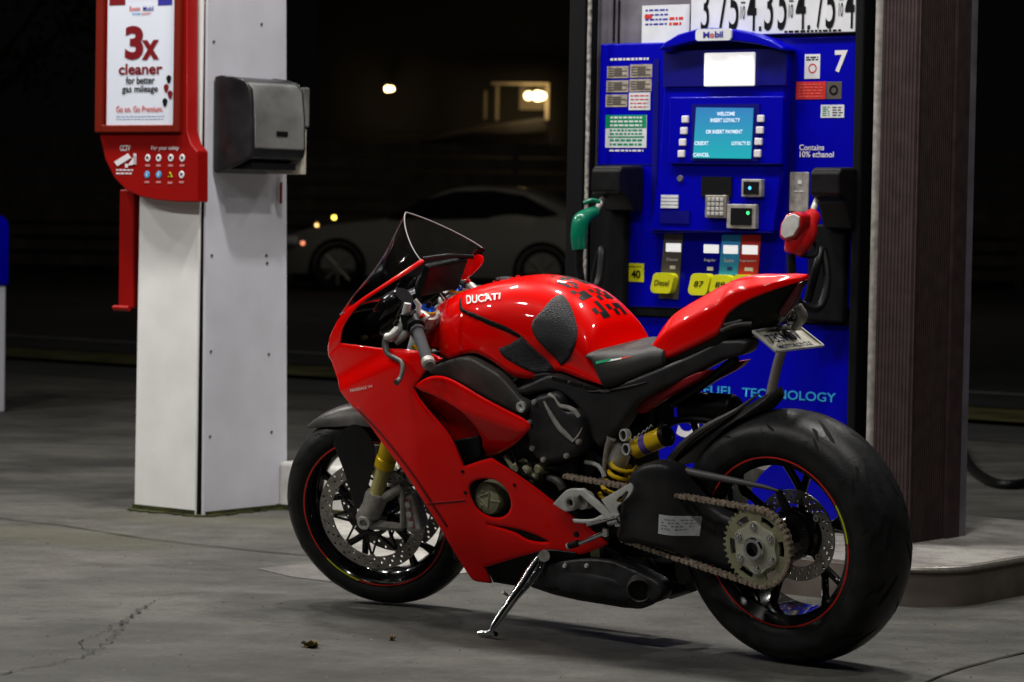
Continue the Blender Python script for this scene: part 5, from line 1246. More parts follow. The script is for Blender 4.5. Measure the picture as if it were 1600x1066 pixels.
# right stickers and numbers
x0, x1, z0, z1 = rect([(-0.3758,1.7146),(-0.3272,1.6425)]); text('pump_number', '7', x0, z0, x1, z1, .0985, 'key', fp, .03)
o = bx('safety_sticker', [(-0.4922,1.704),(-0.4327,1.623)], .0985, 'paper', fp); q = [(-0.461,1.6571),(-0.4436,1.6568)]
b = MB(); b.lathe((q[0][0], .0983, q[0][1]), (0, -1, 0), [(.012, 0), (.012, .0005), (.016, .0005), (.016, 0)], 24); b.build('prohibition_ring', 'pred', o); lines(o, [(-0.4895,1.6977),(-0.4368,1.682)], 2, 'ink', seed=8)
o = bx('warning_sticker', [(-0.5259,1.6135),(-0.4087,1.5553)], .0985, 'pred', fp); lines(o, [(-0.5198,1.6092),(-0.4137,1.5596)], 5, mat('faded_red', (.75, .12, .12), .6), fill=.35, seed=9)
o = bx('round_sticker', [(-0.4062,1.6121),(-0.347,1.5548)], .0985, 'grade', fp, bevel=.001); b = MB(); q = [(-0.3773,1.5844),(-0.3625,1.5843)]; b.lathe((q[0][0], .0983, q[0][1]), (0, -1, 0), [(.010, 0), (.010, .0006), (.017, .0006), (.017, 0)], 20); b.build('sticker_ring', 'ink', o)
o = bx('info_sticker', [(-0.4255,1.5365),(-0.3356,1.4939)], .0985, 'paper', fp); lines(o, [(-0.3833,1.532),(-0.3381,1.4981)], 4, 'ink', fill=.35, seed=10); lines(o, [(-0.4205,1.5322),(-0.3899,1.4984)], 5, 'pgreen', fill=.4, seed=11)
for s_, q in (('Contains', [(-0.5057,1.4056),(-0.4092,1.3868)]), ('10% ethanol', [(-0.5039,1.3834),(-0.3715,1.3637)])):
    x0, x1, z0, z1 = rect(q); text('ethanol_notice', s_, x0, z0, x1, z1, .0985, 'key', fp, .015)
o = bx('instruction_plate', [(-0.5391,1.3141),(-0.4655,1.1833)], .095, 'cast', fp, .006, bevel=.002)
b = MB(); x0, x1, z0, z1 = rect([(-0.5057,1.2867),(-0.4904,1.2741)]); b.box(x0, x1, .0935, .0952, z0, z1); b.build('plate_mark', 'paper', o); lines(o, [(-0.5225,1.2547),(-0.4771,1.2467)], 1, 'paper', y=.0935, seed=12)
# grades
grad = [('Diesel', 'grade', [(-1.0444,1.1001),(-0.9669,1.0994),(-0.9828,0.8755),(-1.0632,0.8772)], [(-1.0356,1.0673),(-0.9734,1.038)], [(-1.0317,1.0168),(-0.986,1.007)], [(-1.0734,0.9651),(-0.9859,0.8951)], 'Diesel'),
        ('Regular', None, None, [(-0.8788,1.0663),(-0.8177,1.0372)], [(-0.8776,1.0184),(-0.83,1.0065)], [(-0.9159,0.9672),(-0.8377,0.8933)], '87'),
        ('Extra', 'cyan', [(-0.8062,1.1003),(-0.7284,1.1018),(-0.7405,0.9656),(-0.8159,0.9635)], [(-0.7986,1.0658),(-0.7397,1.0369)], [(-0.7938,1.0204),(-0.7545,1.0084)], [(-0.829,0.9653),(-0.7517,0.8961)], '89'),
        ('Supreme+', 'pred', [(-0.7258,1.1019),(-0.6487,1.1034),(-0.6581,0.9679),(-0.7379,0.9657)], [(-0.7224,1.0675),(-0.6599,1.0366)], [(-0.7315,1.0198),(-0.6643,1.0086)], [(-0.7431,0.9677),(-0.6641,0.8989)], '93')]
for nm, cm, q, pw, tx, bt_, bl in grad:
    if q:
        b = MB(); b.extr([tuple(p[:2]) for p in q], lambda p: Vector((p[0], .0965, p[1])), lambda p: Vector((p[0], .1005, p[1]))); o = b.build('grade_strip', cm, fp)
    else: o = fp
    bx('price_window', pw, .093, 'glow', o, .005, bevel=.002)
    x0, x1, z0, z1 = rect(tx); text('grade_name', nm, x0, z0, x1, z1, .0955 if q else .0985, 'key', o, .01)
    w2 = (x1-x0); b = MB(); b.box(x0+w2*.3, x1-w2*.2, .0955, .096, z0-.028, z0-.016); b.build('price_print', 'key' if nm != 'Extra' else 'navyp', o)
    x0, x1, z0, z1 = rect(bt_); r = .018; sh = .018
    P = [(cx_+r*math.cos(math.radians(a))+((cz_-z0)/(z1-z0)-.5)*sh, cz_+r*math.sin(math.radians(a))) for cx_, cz_, a_ in ((x1-r, z1-r, 0), (x0+r, z1-r, 90), (x0+r, z0+r, 180), (x1-r, z0+r, 270)) for a in range(a_, a_+91, 15)]
    b = MB(); b.extr(P, lambda p: Vector((p[0], .066, p[1])), lambda p: Vector((p[0], .1, p[1]))); bu = b.build('grade_button', 'pyel', fp, bevel=.003)
    w2, h2 = x1-x0, z1-z0; text('button_lettering', bl, x0+w2*(.14 if len(bl) > 2 else .25), z0+h2*.38, x1-w2*(.14 if len(bl) > 2 else .22), z0+h2*.66, .0645, 'ink', bu, .01, shear=.2)
# lower panel lettering
x0, x1, z0, z1 = rect([(-0.8798,0.5858),(-0.7532,0.5531)]); zt_ = z1; zb_ = z0
x0, x1, z0, z1 = rect([(-0.8798,0.5858),(-0.7532,0.5552)]); text('slogan', 'FUEL', x0, z0, x1, z1, .1135, 'cyan', lp, .012)
x2, x3, z2, z3 = rect([(-0.7229,0.5872),(-0.3521,0.549)]); text('slogan', 'TECHNOLOGY', x2, z0, x3, z1, .1135, 'cyan', lp, .012)
x0, x1, z0, z1 = rect([(-0.9902,0.5317),(-0.3242,0.4277)]); text('slogan_large', 'Synergy', x0, z0-.06, x1, z1-.01, .1135, 'key', lp, .02, shear=.25)
# price board and notice above
pb = [(-0.9451,1.8315),(-0.2914,1.7672)]; x0, x1, z0, z1 = rect(pb)
b = MB(); b.box(x0, x1, .085, .10, z0+.005, z0+.34); board = b.build('price_board', 'paper', pump, bevel=.003)
bz = rect([(-0.8948,1.8121),(-0.2876,1.7851)])[2]; dh = .165
for s_, q in (('3', [(-0.9021,1.8944),(-0.8686,1.8115)]), ('7', [(-0.8314,1.8924),(-0.7904,1.8096)]), ('5', [(-0.7873,1.8911),(-0.7491,1.8086)]), ('4', [(-0.7151,1.889),(-0.6772,1.8069)]), ('3', [(-0.646,1.887),(-0.611,1.8053)]), ('5', [(-0.5928,1.8855),(-0.5579,1.804)]), ('4', [(-0.5223,1.8834),(-0.4827,1.8022)]), ('7', [(-0.4424,1.8811),(-0.4106,1.8005)]), ('5', [(-0.4053,1.88),(-0.3687,1.7995)]), ('4', [(-0.3315,1.8779),(-0.2952,1.7977)])):
    a0, a1, _, _ = rect(q); text('price_digit', s_, a0, bz, a1, bz+dh, .0835, 'ink', board, .005)
for q in ([(-0.7408,1.8897),(-0.7233,1.808)], [(-0.5499,1.8842),(-0.5327,1.8034)], [(-0.356,1.8786),(-0.3392,1.7988)]):
    a0, a1, _, _ = rect(q); text('price_fraction', '9', a0, bz+.105, a1, bz+.15, .0835, 'ink', board, .005); text('price_fraction', '10', a0, bz+.04, a1, bz+.085, .0835, 'ink', board, .005); bx('fraction_bar', [(a0, bz+.094), (a1, bz+.098)], .0835, 'ink', board, .0004)
for q in ([(-0.8608,1.8156),(-0.8529,1.8111)], [(-0.667,1.8109),(-0.6567,1.8064)], [(-0.4753,1.8063),(-0.4652,1.8018)]):
    a0, a1, _, _ = rect(q); bx('price_point', [(a0, bz), (a1, bz+.014)], .0835, 'ink', board, .0004)
lines(board, [(-0.5802,1.7876),(-0.3263,1.7713)], 1, 'ink', y=.0838, fill=.4, seed=13)
nb_ = bx('taped_notice', [(-1.1675,1.8839),(-0.9686,1.7544)], .112, 'paper', pump, .002); lines(nb_, [(-1.1592,1.8749),(-1.0526,1.8108)], 4, 'navyp', y=.1115, fill=.4, seed=14); lines(nb_, [(-1.0561,1.8458),(-0.9912,1.8093)], 2, 'pred', y=.1112, fill=.5, seed=15); bx('notice_print', [(-1.1559,1.8528),(-1.1258,1.8389)], .1110, 'pred', nb_, .0004)
b = MB()
for q in [(-1.2973,1.8637),(-1.2767,1.8078)]: b.box(q[0]-.003, q[0]+.003, .124, .131, q[1]-.1, q[1]+.1)
b.build('sheet_seam', 'ink', cab)
# nozzle boots
def boot(q, q2):
    x0, x1, z0, z1 = rect(q); r = .022; b = MB()
    P = [(-.045, z1-.015), (-.03, z1), (.10, z1+.004), (.10, z0), (.04, z0), (-.0, z1-.11), (-.045, z1-.09)]
    n = len(P); 
    b.extr([(p[0], p[1]) for p in P], lambda p: Vector((x0, p[0], p[1])), lambda p: Vector((x1, p[0], p[1])))
    o = b.build('nozzle_boot', 'blk', pump, bevel=.012)
    x0, x1, z0, z1 = rect(q2); b = MB(); b.box(x0, x1, .07, .101, z0, z1); b.build('boot_channel', 'ink', o, bevel=.01)
boot([(-0.3717,1.3275),(-0.2592,1.1293)], [(-0.4486,1.1431),(-0.3018,0.8206)])
boot([(-1.259,1.3291),(-1.1357,1.1745)], [(-1.3456,1.2392),(-1.19,0.8314)])
# nozzles (hang in the boots) and their hoses
def nozzle(name, cp, hose, q, label, body):
    root = thing(name, label, 'fuel nozzle', (FO[0], FO[1], 0), A, 'nozzles hanging on the pump')
    b = MB()
    b.tube(q['body'], q['rb'], 14, smooth=4); b.build('nozzle_body', cp, root)
    b = MB(); b.tube(q['spout'], [.009, .011, .010, .009][:len(q['spout'])], 12, smooth=3); b.build('spout', 'cast', root)
    b = MB(); b.tube(q['guard'], .008, 8, smooth=4); b.build('lever_guard', cp if name != 'fuel_nozzle' else 'ink', root)
    if 'face' in q:
        b = MB(); cxy = (sum(p[0] for p in q['face'])/8, sum(p[1] for p in q['face'])/8); b.extr([(cxy[0]+(p[0]-cxy[0])*1.25, cxy[1]+(p[1]-cxy[1])*1.22) for p in q['face']], lambda p: Vector((p[0], q['fy']+.004, p[1])), lambda p: Vector((p[0], q['fy']+.06, p[1]))); b.build('disc_housing', cp, root, bevel=.008)
        b = MB(); b.extr(q['face'], lambda p: Vector((p[0], q['fy'], p[1])), lambda p: Vector((p[0], q['fy']+.012, p[1]))); o_ = b.build('advert_disc', 'silver', root, bevel=.003)
    b = MB(); b.tube(hose, .014, 12, smooth=6); b.build('hose', 'blk', root)
M['nred'] = mat('red_rubber', (.45, .008, .01), .3, 0, .5)
M['ngreen'] = mat('green_rubber', (.0, .13, .07), .3, 0, .5)
nozzle('fuel_nozzle', 'nred', [(-0.3764,-0.14,1.0437),(-0.3707,-0.13,0.9568),(-0.3635,-0.1,0.8841),(-0.3277,-0.04,0.874),(-0.3256,0,0.957),(-0.358,0.02,1.0606),(-0.3558,-0.02,0.9981),(-0.3977,0,0.8919)], dict(
    body=[(-0.344,-0.05,1.1774),(-0.3537,-0.08,1.148),(-0.3548,-0.1,1.1147),(-0.3655,-0.12,1.0771),(-0.373,-0.13,1.0438)], rb=[.022, .036, .044, .044, .030],
    spout=[(-0.3584,-0.05,1.1647),(-0.3597,-0.03,1.2024),(-0.3623,0,1.2361),(-0.3569,0.03,1.2491)], guard=[(-0.3524,-0.08,1.0982),(-0.3238,-0.07,1.0718),(-0.3201,-0.09,1.0408),(-0.3485,-0.13,1.0444)],
    face=[tuple(p[:2]) for p in [(-0.3931,1.1425),(-0.3766,1.1676),(-0.3476,1.1763),(-0.3254,1.1663),(-0.3271,1.1355),(-0.3458,1.1063),(-0.3797,1.0953),(-0.3972,1.1094)]], fy=-.175), 'red petrol nozzle with silver face hanging in the right boot of the pump', 1)
nozzle('diesel_nozzle', 'ngreen', [(-1.2364,-0.13,1.0452),(-1.245,-0.12,0.975),(-1.2308,-0.1,0.8986),(-1.2213,-0.04,0.9312),(-1.2396,0,1.0407),(-1.2798,0.02,0.9511),(-1.2906,0.03,0.8619)], dict(
    body=[(-1.2204,-0.06,1.1728),(-1.2307,-0.09,1.1615),(-1.2406,-0.12,1.1392),(-1.2429,-0.13,1.0888),(-1.239,-0.13,1.0408)], rb=[.018, .022, .030, .028, .024],
    spout=[(-1.2331,-0.05,1.1684),(-1.2268,-0.03,1.1994),(-1.2423,0.02,1.2307)], guard=[(-1.2459,-0.1,1.1984),(-1.2256,-0.08,1.2098),(-1.2048,-0.06,1.2037)]), 'green diesel nozzle hanging in the left boot of the pump', 1)
h = thing('fuel_hose', 'thin black fuel hose running down the pump front behind the number plate', 'hose', (FO[0], FO[1], 0), A)
b = MB(); b.tube([(-0.3907,-0.05,0.8928),(-0.4374,-0.05,0.7864),(-0.4701,-0.05,0.701),(-0.4929,-0.05,0.6156),(-0.5152,-0.05,0.5088),(-0.5391,-0.04,0.401)], .017, 12, smooth=5); b.build('hose_run', 'grade', h)
b = MB(); b.tube([Vector((p[0], p[1], .02)) for p in [(2.2837,15.0588),(2.1342,13.7431),(2.1028,13.0066),(2.1543,12.8089),(2.2808,12.9799),(2.5147,13.4892)]], .022, 12, smooth=6)
tag(b.build('hose_loop', 'blk'), 'black hose loop lying on the concrete right of the brown column', 'hose')

# ------------------------------------------------------------------ canopy column by the pump
colm = thing('canopy_column', 'dark brown fluted metal column standing right of the fuel pump', 'column', (FO[0], FO[1], 0), A)
M['brown'] = mat('brown_cladding', (.047, .031, .032), .55, .1, noise=(20, .25)); M['brown2'] = mat('dark_brown_mesh', (.034, .022, .019), .6, 0, bump=(260, .8, 'v'))
b = MB(); b.box(-.160, -.006, .006, .36, .108, 4.2); b.build('core', 'brown2', colm)
b = MB(); b.box(-.135, .0, 0, .010, .109, 4.2); b.box(-.006, .004, .0, .010, .109, 4.2); b.build('front_cladding', 'brown', colm)
b = MB()
for k in range(10): b.box(-.130+k*.013, -.126+k*.013, -.0025, .001, .11, 4.2)
b.build('cladding_rib', 'brown', colm)
b = MB()
for k in range(17): b.box(-.0065, -.0025, .018+k*.0125, .022+k*.0125, .11, 4.2)
b.build('mesh_rib', 'brown', colm)
b = MB(); b.box(-.007, .006, .235, .320, .109, 4.2); b.build('side_cladding', 'brown', colm)
b = MB(); b.box(-.008, .004, .320, .365, .109, 4.2); b.build('corner_trim', 'pgrey', colm)
b = MB(); b.cyl((-.150, .004, .109), (-.150, .004, 4.2), .014, 16); b.build('steel_edge', 'cast', colm)

# ------------------------------------------------------------------ white pillar with advert board and towel dispenser
LO_ = (-1.1691,11.1311,0)
pil = thing('white_pillar', 'square white clad pillar with mossy base and open corner seam', 'pillar', (LO_[0], LO_[1], 0), A)
M['pwhite'] = mat('white_cladding', (.78, .78, .77), .42, noise=(5, .08, 10))
M['pwhite2'] = mat('white_cladding_shaded', (.55, .55, .61), .36, noise=(3.5, .10, 10))  # greyer copy of the cladding white, shade of the right face in its colour
b = MB(); b.box(-.30, -.012, .014, .43, 0, 4.3); b.build('core', mat('seam_dirt', (.012, .014, .006), .95), pil)
def sheet(name, c, m):
    V = [Vector(v) for v in c]; return mk(name, V, [(0, 1, 2, 3), (4, 5, 6, 7), (0, 1, 5, 4), (1, 2, 6, 5), (2, 3, 7, 6), (3, 0, 4, 7)], m, pil, 30, bevel=.002)
sheet('front_sheet', [(-.332, -.004, .012), (-.013, -.004, .0), (-.002, 0, 4.3), (-.305, 0, 4.3), (-.332, .008, .012), (-.013, .008, .0), (-.002, .012, 4.3), (-.305, .012, 4.3)], 'pwhite')
sheet('side_sheet', [(.020, .010, -.0), (.020, .475, .0), (.0, .40, 4.3), (.0, .002, 4.3), (.008, .010, -.0), (.008, .475, .0), (-.012, .40, 4.3), (-.012, .002, 4.3)], 'pwhite2')
b = MB(); b.box(-.338, -.012, -.010, -.0045, 0, .022); b.box(.0205, .026, .02, .47, 0, .018); b.build('moss_line', 'moss', pil)
rr = random.Random(11); ring = [(-.345, -.02), (-.15, -.03), (.01, -.02), (.05, .02), (.045, .25), (.04, .47), (.0, .52), (-.36, .50)]; P = smooth_poly(ring, .015); P = [(p.x+rr.uniform(-.016, .016), p.y+rr.uniform(-.02, .016)) for p in P]
b = MB(); b.extr(P, lambda p: Vector((p[0], p[1], .0)), lambda p: Vector((p[0], p[1], .006))); b.build('moss_ring', 'moss', pil)
b = MB()
for y, z in ((.04, 1.78), (.04, .98), (.04, .62), (.34, .98), (.345, .95), (.36, .60), (.04, .3), (.30, 1.86), (.38, .3)):
    xx = .020-.020*z/4.3; b.cyl((xx-.002, y, z), (xx+.004, y, z), .0055, 10)
b.build('sheet_screw', 'grade', pil)

M['bred'] = mat('board_red', (.26, .003, .002), .4, 0, .15, noise=(5, .08)); M['bredl'] = mat('board_red_frame', (.15, .010, .004), .4)
bd = thing('advert_board', 'red service board with a 3x cleaner poster fixed to the white pillar', 'sign', (LO_[0], LO_[1], 0), A)
BY = -.07
q = [(-0.4964,2.5731),(-0.4824,1.4802),(-0.4745,1.4192),(-0.4453,1.334),(-0.3958,1.2662),(-0.3331,1.2206),(-0.2576,1.1973),(-0.166,1.1839),(-0.0489,1.1782),(0.0437,1.1794,1),(0.0403,1.3691,1),(0.0069,1.3976),(-0.0137,1.4451,1),(-0.0329,2.5438,1)]
b = MB(); b.extr([tuple(p[:2]) for p in q], lambda p: Vector((p[0], BY, p[1])), lambda p: Vector((p[0], BY+.06, p[1]))); bp_ = b.build('backboard', 'bred', bd, bevel=.006)
q = [(-0.4839,2.5476),(-0.0385,1.4378)]; x0, x1, z0, z1 = rect(q)
fr = MB(); w_ = .035
for a in ((x0, x0+w_, z0, z1), (x1-w_*.9, x1, z0, z1), (x0+w_, x1-w_*.9, z0, z0+.028), (x0+w_, x1-w_*.9, z1-.03, z1)): fr.box(a[0], a[1], -.090, -.071, a[2], a[3])
fr.build('poster_frame', 'bredl', bp_, bevel=.004)
pq = [(-0.4308,2.2305),(-0.0791,1.4593)]; x0, x1, z0, z1 = rect(pq)
M['poster'] = mat('poster_white', (.66, .70, .80), .35, noise=(3, .03))
po = bx('poster', pq, -.078, 'poster', bd, .004)
def LT(s_, q, m, parent=po, y=-.0795, bold=.01, sh=0):
    x0, x1, z0, z1 = rect(q); text('poster_lettering', s_, x0, z0, x1, z1, y, m, parent, bold, shear=sh)
M['pmar'] = mat('poster_maroon', (.17, .004, .008), .5)
bx('poster_tab', [(-0.4228,1.9498),(-0.3365,1.9184)], -.0788, 'pmar', po, .0006); bx('poster_tab', [(-0.1642,1.9422),(-0.0903,1.9115)], -.0788, 'navyp', po, .0006)
LT('Exxon', [(-0.3125,1.9129),(-0.2578,1.8946)], 'pred'); LT('Mobil', [(-0.2412,1.9109),(-0.1869,1.8927)], 'navyp'); LT('Synergy', [(-0.2985,1.8909),(-0.2542,1.8777)], 'cyan', sh=.2); LT('Supreme+', [(-0.251,1.8896),(-0.2001,1.8763)], 'pred')
LT('3', [(-0.3352,1.8389),(-0.2378,1.7119)], 'pmar', bold=.04); LT('x', [(-0.2458,1.784),(-0.1536,1.7105)], 'pmar', bold=.035)
LT('cleaner', [(-0.3671,1.6971),(-0.1359,1.6553)], 'pmar', bold=.025); LT('for better', [(-0.3286,1.6483),(-0.1756,1.6199)], 'ink', bold=.02); LT('gas mileage', [(-0.3486,1.6147),(-0.1581,1.5815)], 'ink', bold=.02)
LT('Go on. Go Premium.', [(-0.3782,1.5376),(-0.1302,1.5144)], 'pred', bold=.01)
lines(po, [(-0.3949,1.5038),(-0.1062,1.4832)], 2, mat('pale_blue_print', (.35, .42, .6), .6), y=-.0788, fill=.35, seed=20)
b = MB()
for cx_, cy_, r1, r2, i in [(-0.1022,1.6405),(-0.1115,1.5977),(-0.0978,1.5738),(-0.1175,1.5549)] and [(p[0], p[1], .012, .016, k) for k, p in enumerate([(-0.1022,1.6358),(-0.1149,1.6025),(-0.0945,1.5785),(-0.1207,1.5501)])]:
    P = [(cx_+r1*math.cos(a)*(1+.2*math.sin(3*a)), cy_+r2*math.sin(a)) for a in [2*PI*k/14 for k in range(14)]]
    b.extr(P, lambda p: Vector((p[0], -.0795-.0002*i, p[1])), lambda p: Vector((p[0], -.0785, p[1])), i=[1, 0, 0, 1][i])
b.build('poster_picture', None, po, mats=['pmar', 'ink'])
LT('CCTV', [(-0.3634,1.3901),(-0.3082,1.3684)], 'key', bp_, y=-.0715, bold=.02); LT('For your safety', [(-0.1965,1.3878),(-0.0522,1.3689)], 'key', bp_, y=-.0715)
b = MB()
for q in ([(-0.3933,1.3269),(-0.3217,1.3587),(-0.3043,1.3418),(-0.3758,1.31)], [(-0.3348,1.3199),(-0.3211,1.32),(-0.3208,1.3055),(-0.3345,1.3054)], [(-0.3209,1.3127),(-0.2807,1.354),(-0.2767,1.3202),(-0.3005,1.3152)], [(-0.291,1.3588),(-0.2773,1.3588),(-0.2766,1.3178),(-0.2869,1.3177)]):
    b.extr([tuple(p[:2]) for p in q], lambda p: Vector((p[0], -.0725, p[1])), lambda p: Vector((p[0], -.0705, p[1])))
b.build('camera_symbol', 'key', bp_)
lines(bp_, [(-0.3895,1.3026),(-0.2862,1.2767)], 2, 'key', y=-.0712, fill=.45, seed=21)
for row, cols_ in (([(-0.216,1.3421),(-0.1586,1.3423),(-0.095,1.3426),(-0.0351,1.3428)], ('key', 'key', 'key', 'key')), ([(-0.2183,1.2796),(-0.1576,1.28),(-0.0972,1.278),(-0.0374,1.2809)], ('cyan', 'cyan', 'pyel', 'key'))):
    for p, c_ in zip(row, cols_):
        b = MB(); b.lathe((p[0], -.0705, p[1]), (0, -1, 0), [(0, .0018), (.0125, .0018), (.014, 0)], 3 if c_ == 'pyel' else 20, e1=(0, 0, 1)); o = b.build('safety_symbol', c_, bp_)
        b = MB(); b.box(p[0]-.0055, p[0]+.0055, -.0732, -.0728, p[1]-.003, p[1]+.006) if c_ != 'cyan' else b.box(p[0]-.003, p[0]+.003, -.0732, -.0728, p[1]-.007, p[1]+.007); b.build('symbol_mark', 'ink' if c_ != 'cyan' else 'key', o)
        b = MB(); b.box(p[0]-.012, p[0]+.012, -.0712, -.0708, p[1]-.032, p[1]-.024); b.build('symbol_caption', mat('caption_pink', (.55, .2, .2), .6) if 'caption_pink' not in bpy.data.materials else bpy.data.materials['caption_pink'], bp_)
q = [(-0.4385,1.2234),(-0.3581,0.7595)]; x0, x1, z0, z1 = rect(q)
b = MB(); b.box(x0, x1, .0, .04, z0+.01, z1); b.build('support_arm', 'bred', bd, bevel=.008)
b = MB(); q = [(-0.4489,0.769),(-0.3655,0.7596)]; b.cyl((q[0][0], -.01, q[0][1]), (q[1][0], -.01, q[0][1]), .011, 14); b.build('arm_peg', 'bred', bd, bevel=.002)

ds = thing('towel_dispenser', 'smoke grey paper towel dispenser on the right face of the white pillar', 'dispenser', (LO_[0], LO_[1], 0), math.radians(52))
dx0 = [(0.0384,1.4579),(0.2693,1.4652)][0][0]
fx = [(0.0622,1.6192),(0.3237,1.6184)]; dxa, dxb = dx0, dx0+.30
fz = [(0.1319,1.6198),(0.1374,1.351)]; z1 = fz[0][1]; z0 = fz[1][1]
prof = [(-.02, z1+.03), (-.05, z1+.035), (-.12, z1+.028), (-.175, z1+.012), (-.20, z1-.02), (-.212, z1-.12), (-.215, z0+.03), (-.205, z0), (-.13, z0-.03), (-.02, z0-.06)]
def hull(b, P, xa, xb, i=0): b.extr(P, lambda p: Vector((xa, p[0], p[1])), lambda p: Vector((xb, p[0], p[1])), i)
M['smoke'] = mat('smoked_plastic', (.016, .016, .018), .35, 0, .2, noise=(7, .5)); M['smokel'] = mat('worn_grey_cover', (.115, .115, .112), .36, 0, .25, noise=(4, .75))
b = MB(); hull(b, prof, dxa, dxa+.012); hull(b, [(p[0]*.985, p[1]-.003) for p in prof], dxa+.012, dxb-.012); hull(b, prof, dxb-.012, dxb)
body = b.build('dispenser_body', 'smoke', ds, bevel=.006)
b = MB(); pf = [(-.178, z1+.006), (-.204, z1-.02), (-.217, z1-.12), (-.220, z0+.035), (-.214, z0+.03), (-.200, z1-.02), (-.17, z1+.006)]
hull(b, pf, dxa+.016, dxb-.016); b.build('front_cover', 'smokel', body, bevel=.002)
b = MB(); b.box(dxa+.13, dxa+.19, -.2225, -.212, z0+.08, z0+.098); b.build('cover_slot', 'ink', body)
b = MB(); b.box(dxa+.03, dxb-.03, -.19, -.06, z0-.045, z0-.02); b.build('outlet', 'ink', body)
b = MB(); b.box(dxb+.001, dxb+.035, -.20, -.02, z1-.15, z1+.0); b.build('side_latch', 'smokel', ds, bevel=.006)
b = MB(); b.box(dxb+.001, dxb+.030, -.19, -.02, z0-.06, z1-.155); b.build('side_box', mat('cream_plastic', (.42, .40, .32), .5), ds, bevel=.003)
b = MB(); q = [(0.3991,1.2609),(0.4008,1.1799)]; b.box(q[0][0]+.006, q[0][0]+.012, -.03, -.022, q[1][1], q[0][1]); b.build('red_tag', 'bred', ds)

# blue-topped post at the left edge
bq = [(-2.7582,15.6352),(-2.7799,16.1106)]; bb = thing('blue_bin', 'white bin with a rounded blue top cut by the left edge of the picture', 'bin', (bq[1][0]-.385, bq[1][1], 0), A)
b = MB(); b.box(-.35, .12, 0, .45, 0, .70); b.build('bin_body', 'pwhite2', bb, bevel=.01)
b = MB(); P = [(-.36, .70), (.135, .70), (.135, 1.02), (.12, 1.06), (.08, 1.085), (-.30, 1.085), (-.36, 1.05)]; b.extr(P, lambda p: Vector((p[0], -.01, p[1])), lambda p: Vector((p[0], .46, p[1]))); b.build('bin_top', 'pblue', bb, bevel=.015)

# ------------------------------------------------------------------ across the street: car, fence, house
car = thing('parked_car', 'pale sedan parked across the dark street behind the motorcycle', 'car', (-.75, 40.5, 0), math.radians(-12))
M['carp'] = mat('car_paint', (.33, .33, .31), .3, .2, .6); M['carg'] = mat('car_glass', (.01, .01, .012), .08)
prof = [(-2.35, .30), (-2.38, .55), (-2.25, .74), (-1.9, .86), (-1.3, .96), (-.75, 1.04), (-.35, 1.28), (.1, 1.44), (.6, 1.46), (1.1, 1.40), (1.6, 1.18), (1.95, 1.08), (2.3, 1.04), (2.4, .85), (2.38, .35)]
def carsec(x):
    top = crom([(p[0], p[1]) for p in prof[1:14]], max(-2.37, min(2.39, x))); belt = min(top, crom([(-2.38, .6), (-1.9, .84), (-1, .94), (0, .98), (1.5, 1.02), (2.4, .9)], x))
    w = .90-.25*max(0, (abs(x)-1.7)/.7)**2
    wt = w*(.97 if top-belt < .1 else .70)
    return [Vector((x, -w*.93, .22)), Vector((x, -w, .42)), Vector((x, -w, .70)), Vector((x, -w*.97, belt)), Vector((x, -wt, top-.03)), Vector((x, -wt*.6, top)), Vector((x, wt*.6, top)), Vector((x, wt, top-.03)), Vector((x, w*.97, belt)), Vector((x, w, .70)), Vector((x, w, .42)), Vector((x, w*.93, .22))]
loft([carsec(-2.37+4.75*k/48) for k in range(49)]).build('body', 'carp', car, ang=35)
for sgn in (-1, 1):
    b = MB(); pts = []
    P = [(-.80, 1.00), (-.32, 1.26), (.1, 1.38), (.6, 1.40), (1.05, 1.34), (1.55, 1.10), (1.3, 1.04), (0, 1.00)]
    b.add([Vector((p[0], sgn*(.885-.235*(p[1]-.98)/.46), p[1])) for p in P], [tuple(range(len(P)))]); b.build('side_window', 'carg', car)
for x in (-1.45, 1.35):
    for sgn in (-1, 1):
        b = MB(); b.lathe((x, sgn*.80, .33), (0, sgn, 0), [(.0, .02), (.24, .06), (.25, .10), (.32, .11), (.33, .08), (.33, -.12)], 32); w_ = b.build('wheel', 'blk', car)
        b = MB()
        for k in range(8): a = 2*PI*k/8; b.tube([Vector((x, sgn*.90, .33)), Vector((x+.23*math.cos(a), sgn*.91, .33+.23*math.sin(a)))], .016, 6)
        b.build('rim', 'cast', w_)
        b = MB(); b.lathe((x, sgn*.88, .33), (0, sgn, 0), [(.34, .03), (.40, .031)], 32, a0=0, a1=2*PI); b.build('wheel_arch', 'ink', car)
for sgn in (-1, 1):
    b = MB(); b.box(-2.33, -2.02, sgn*.80-.10, sgn*.80+.06, .62, .74); hl = b.build('headlamp', 'paper', car, bevel=.04)
b = MB(); b.box(-2.1, 2.1, -.84, .84, .12, .24); b.build('underbody', 'ink', car)
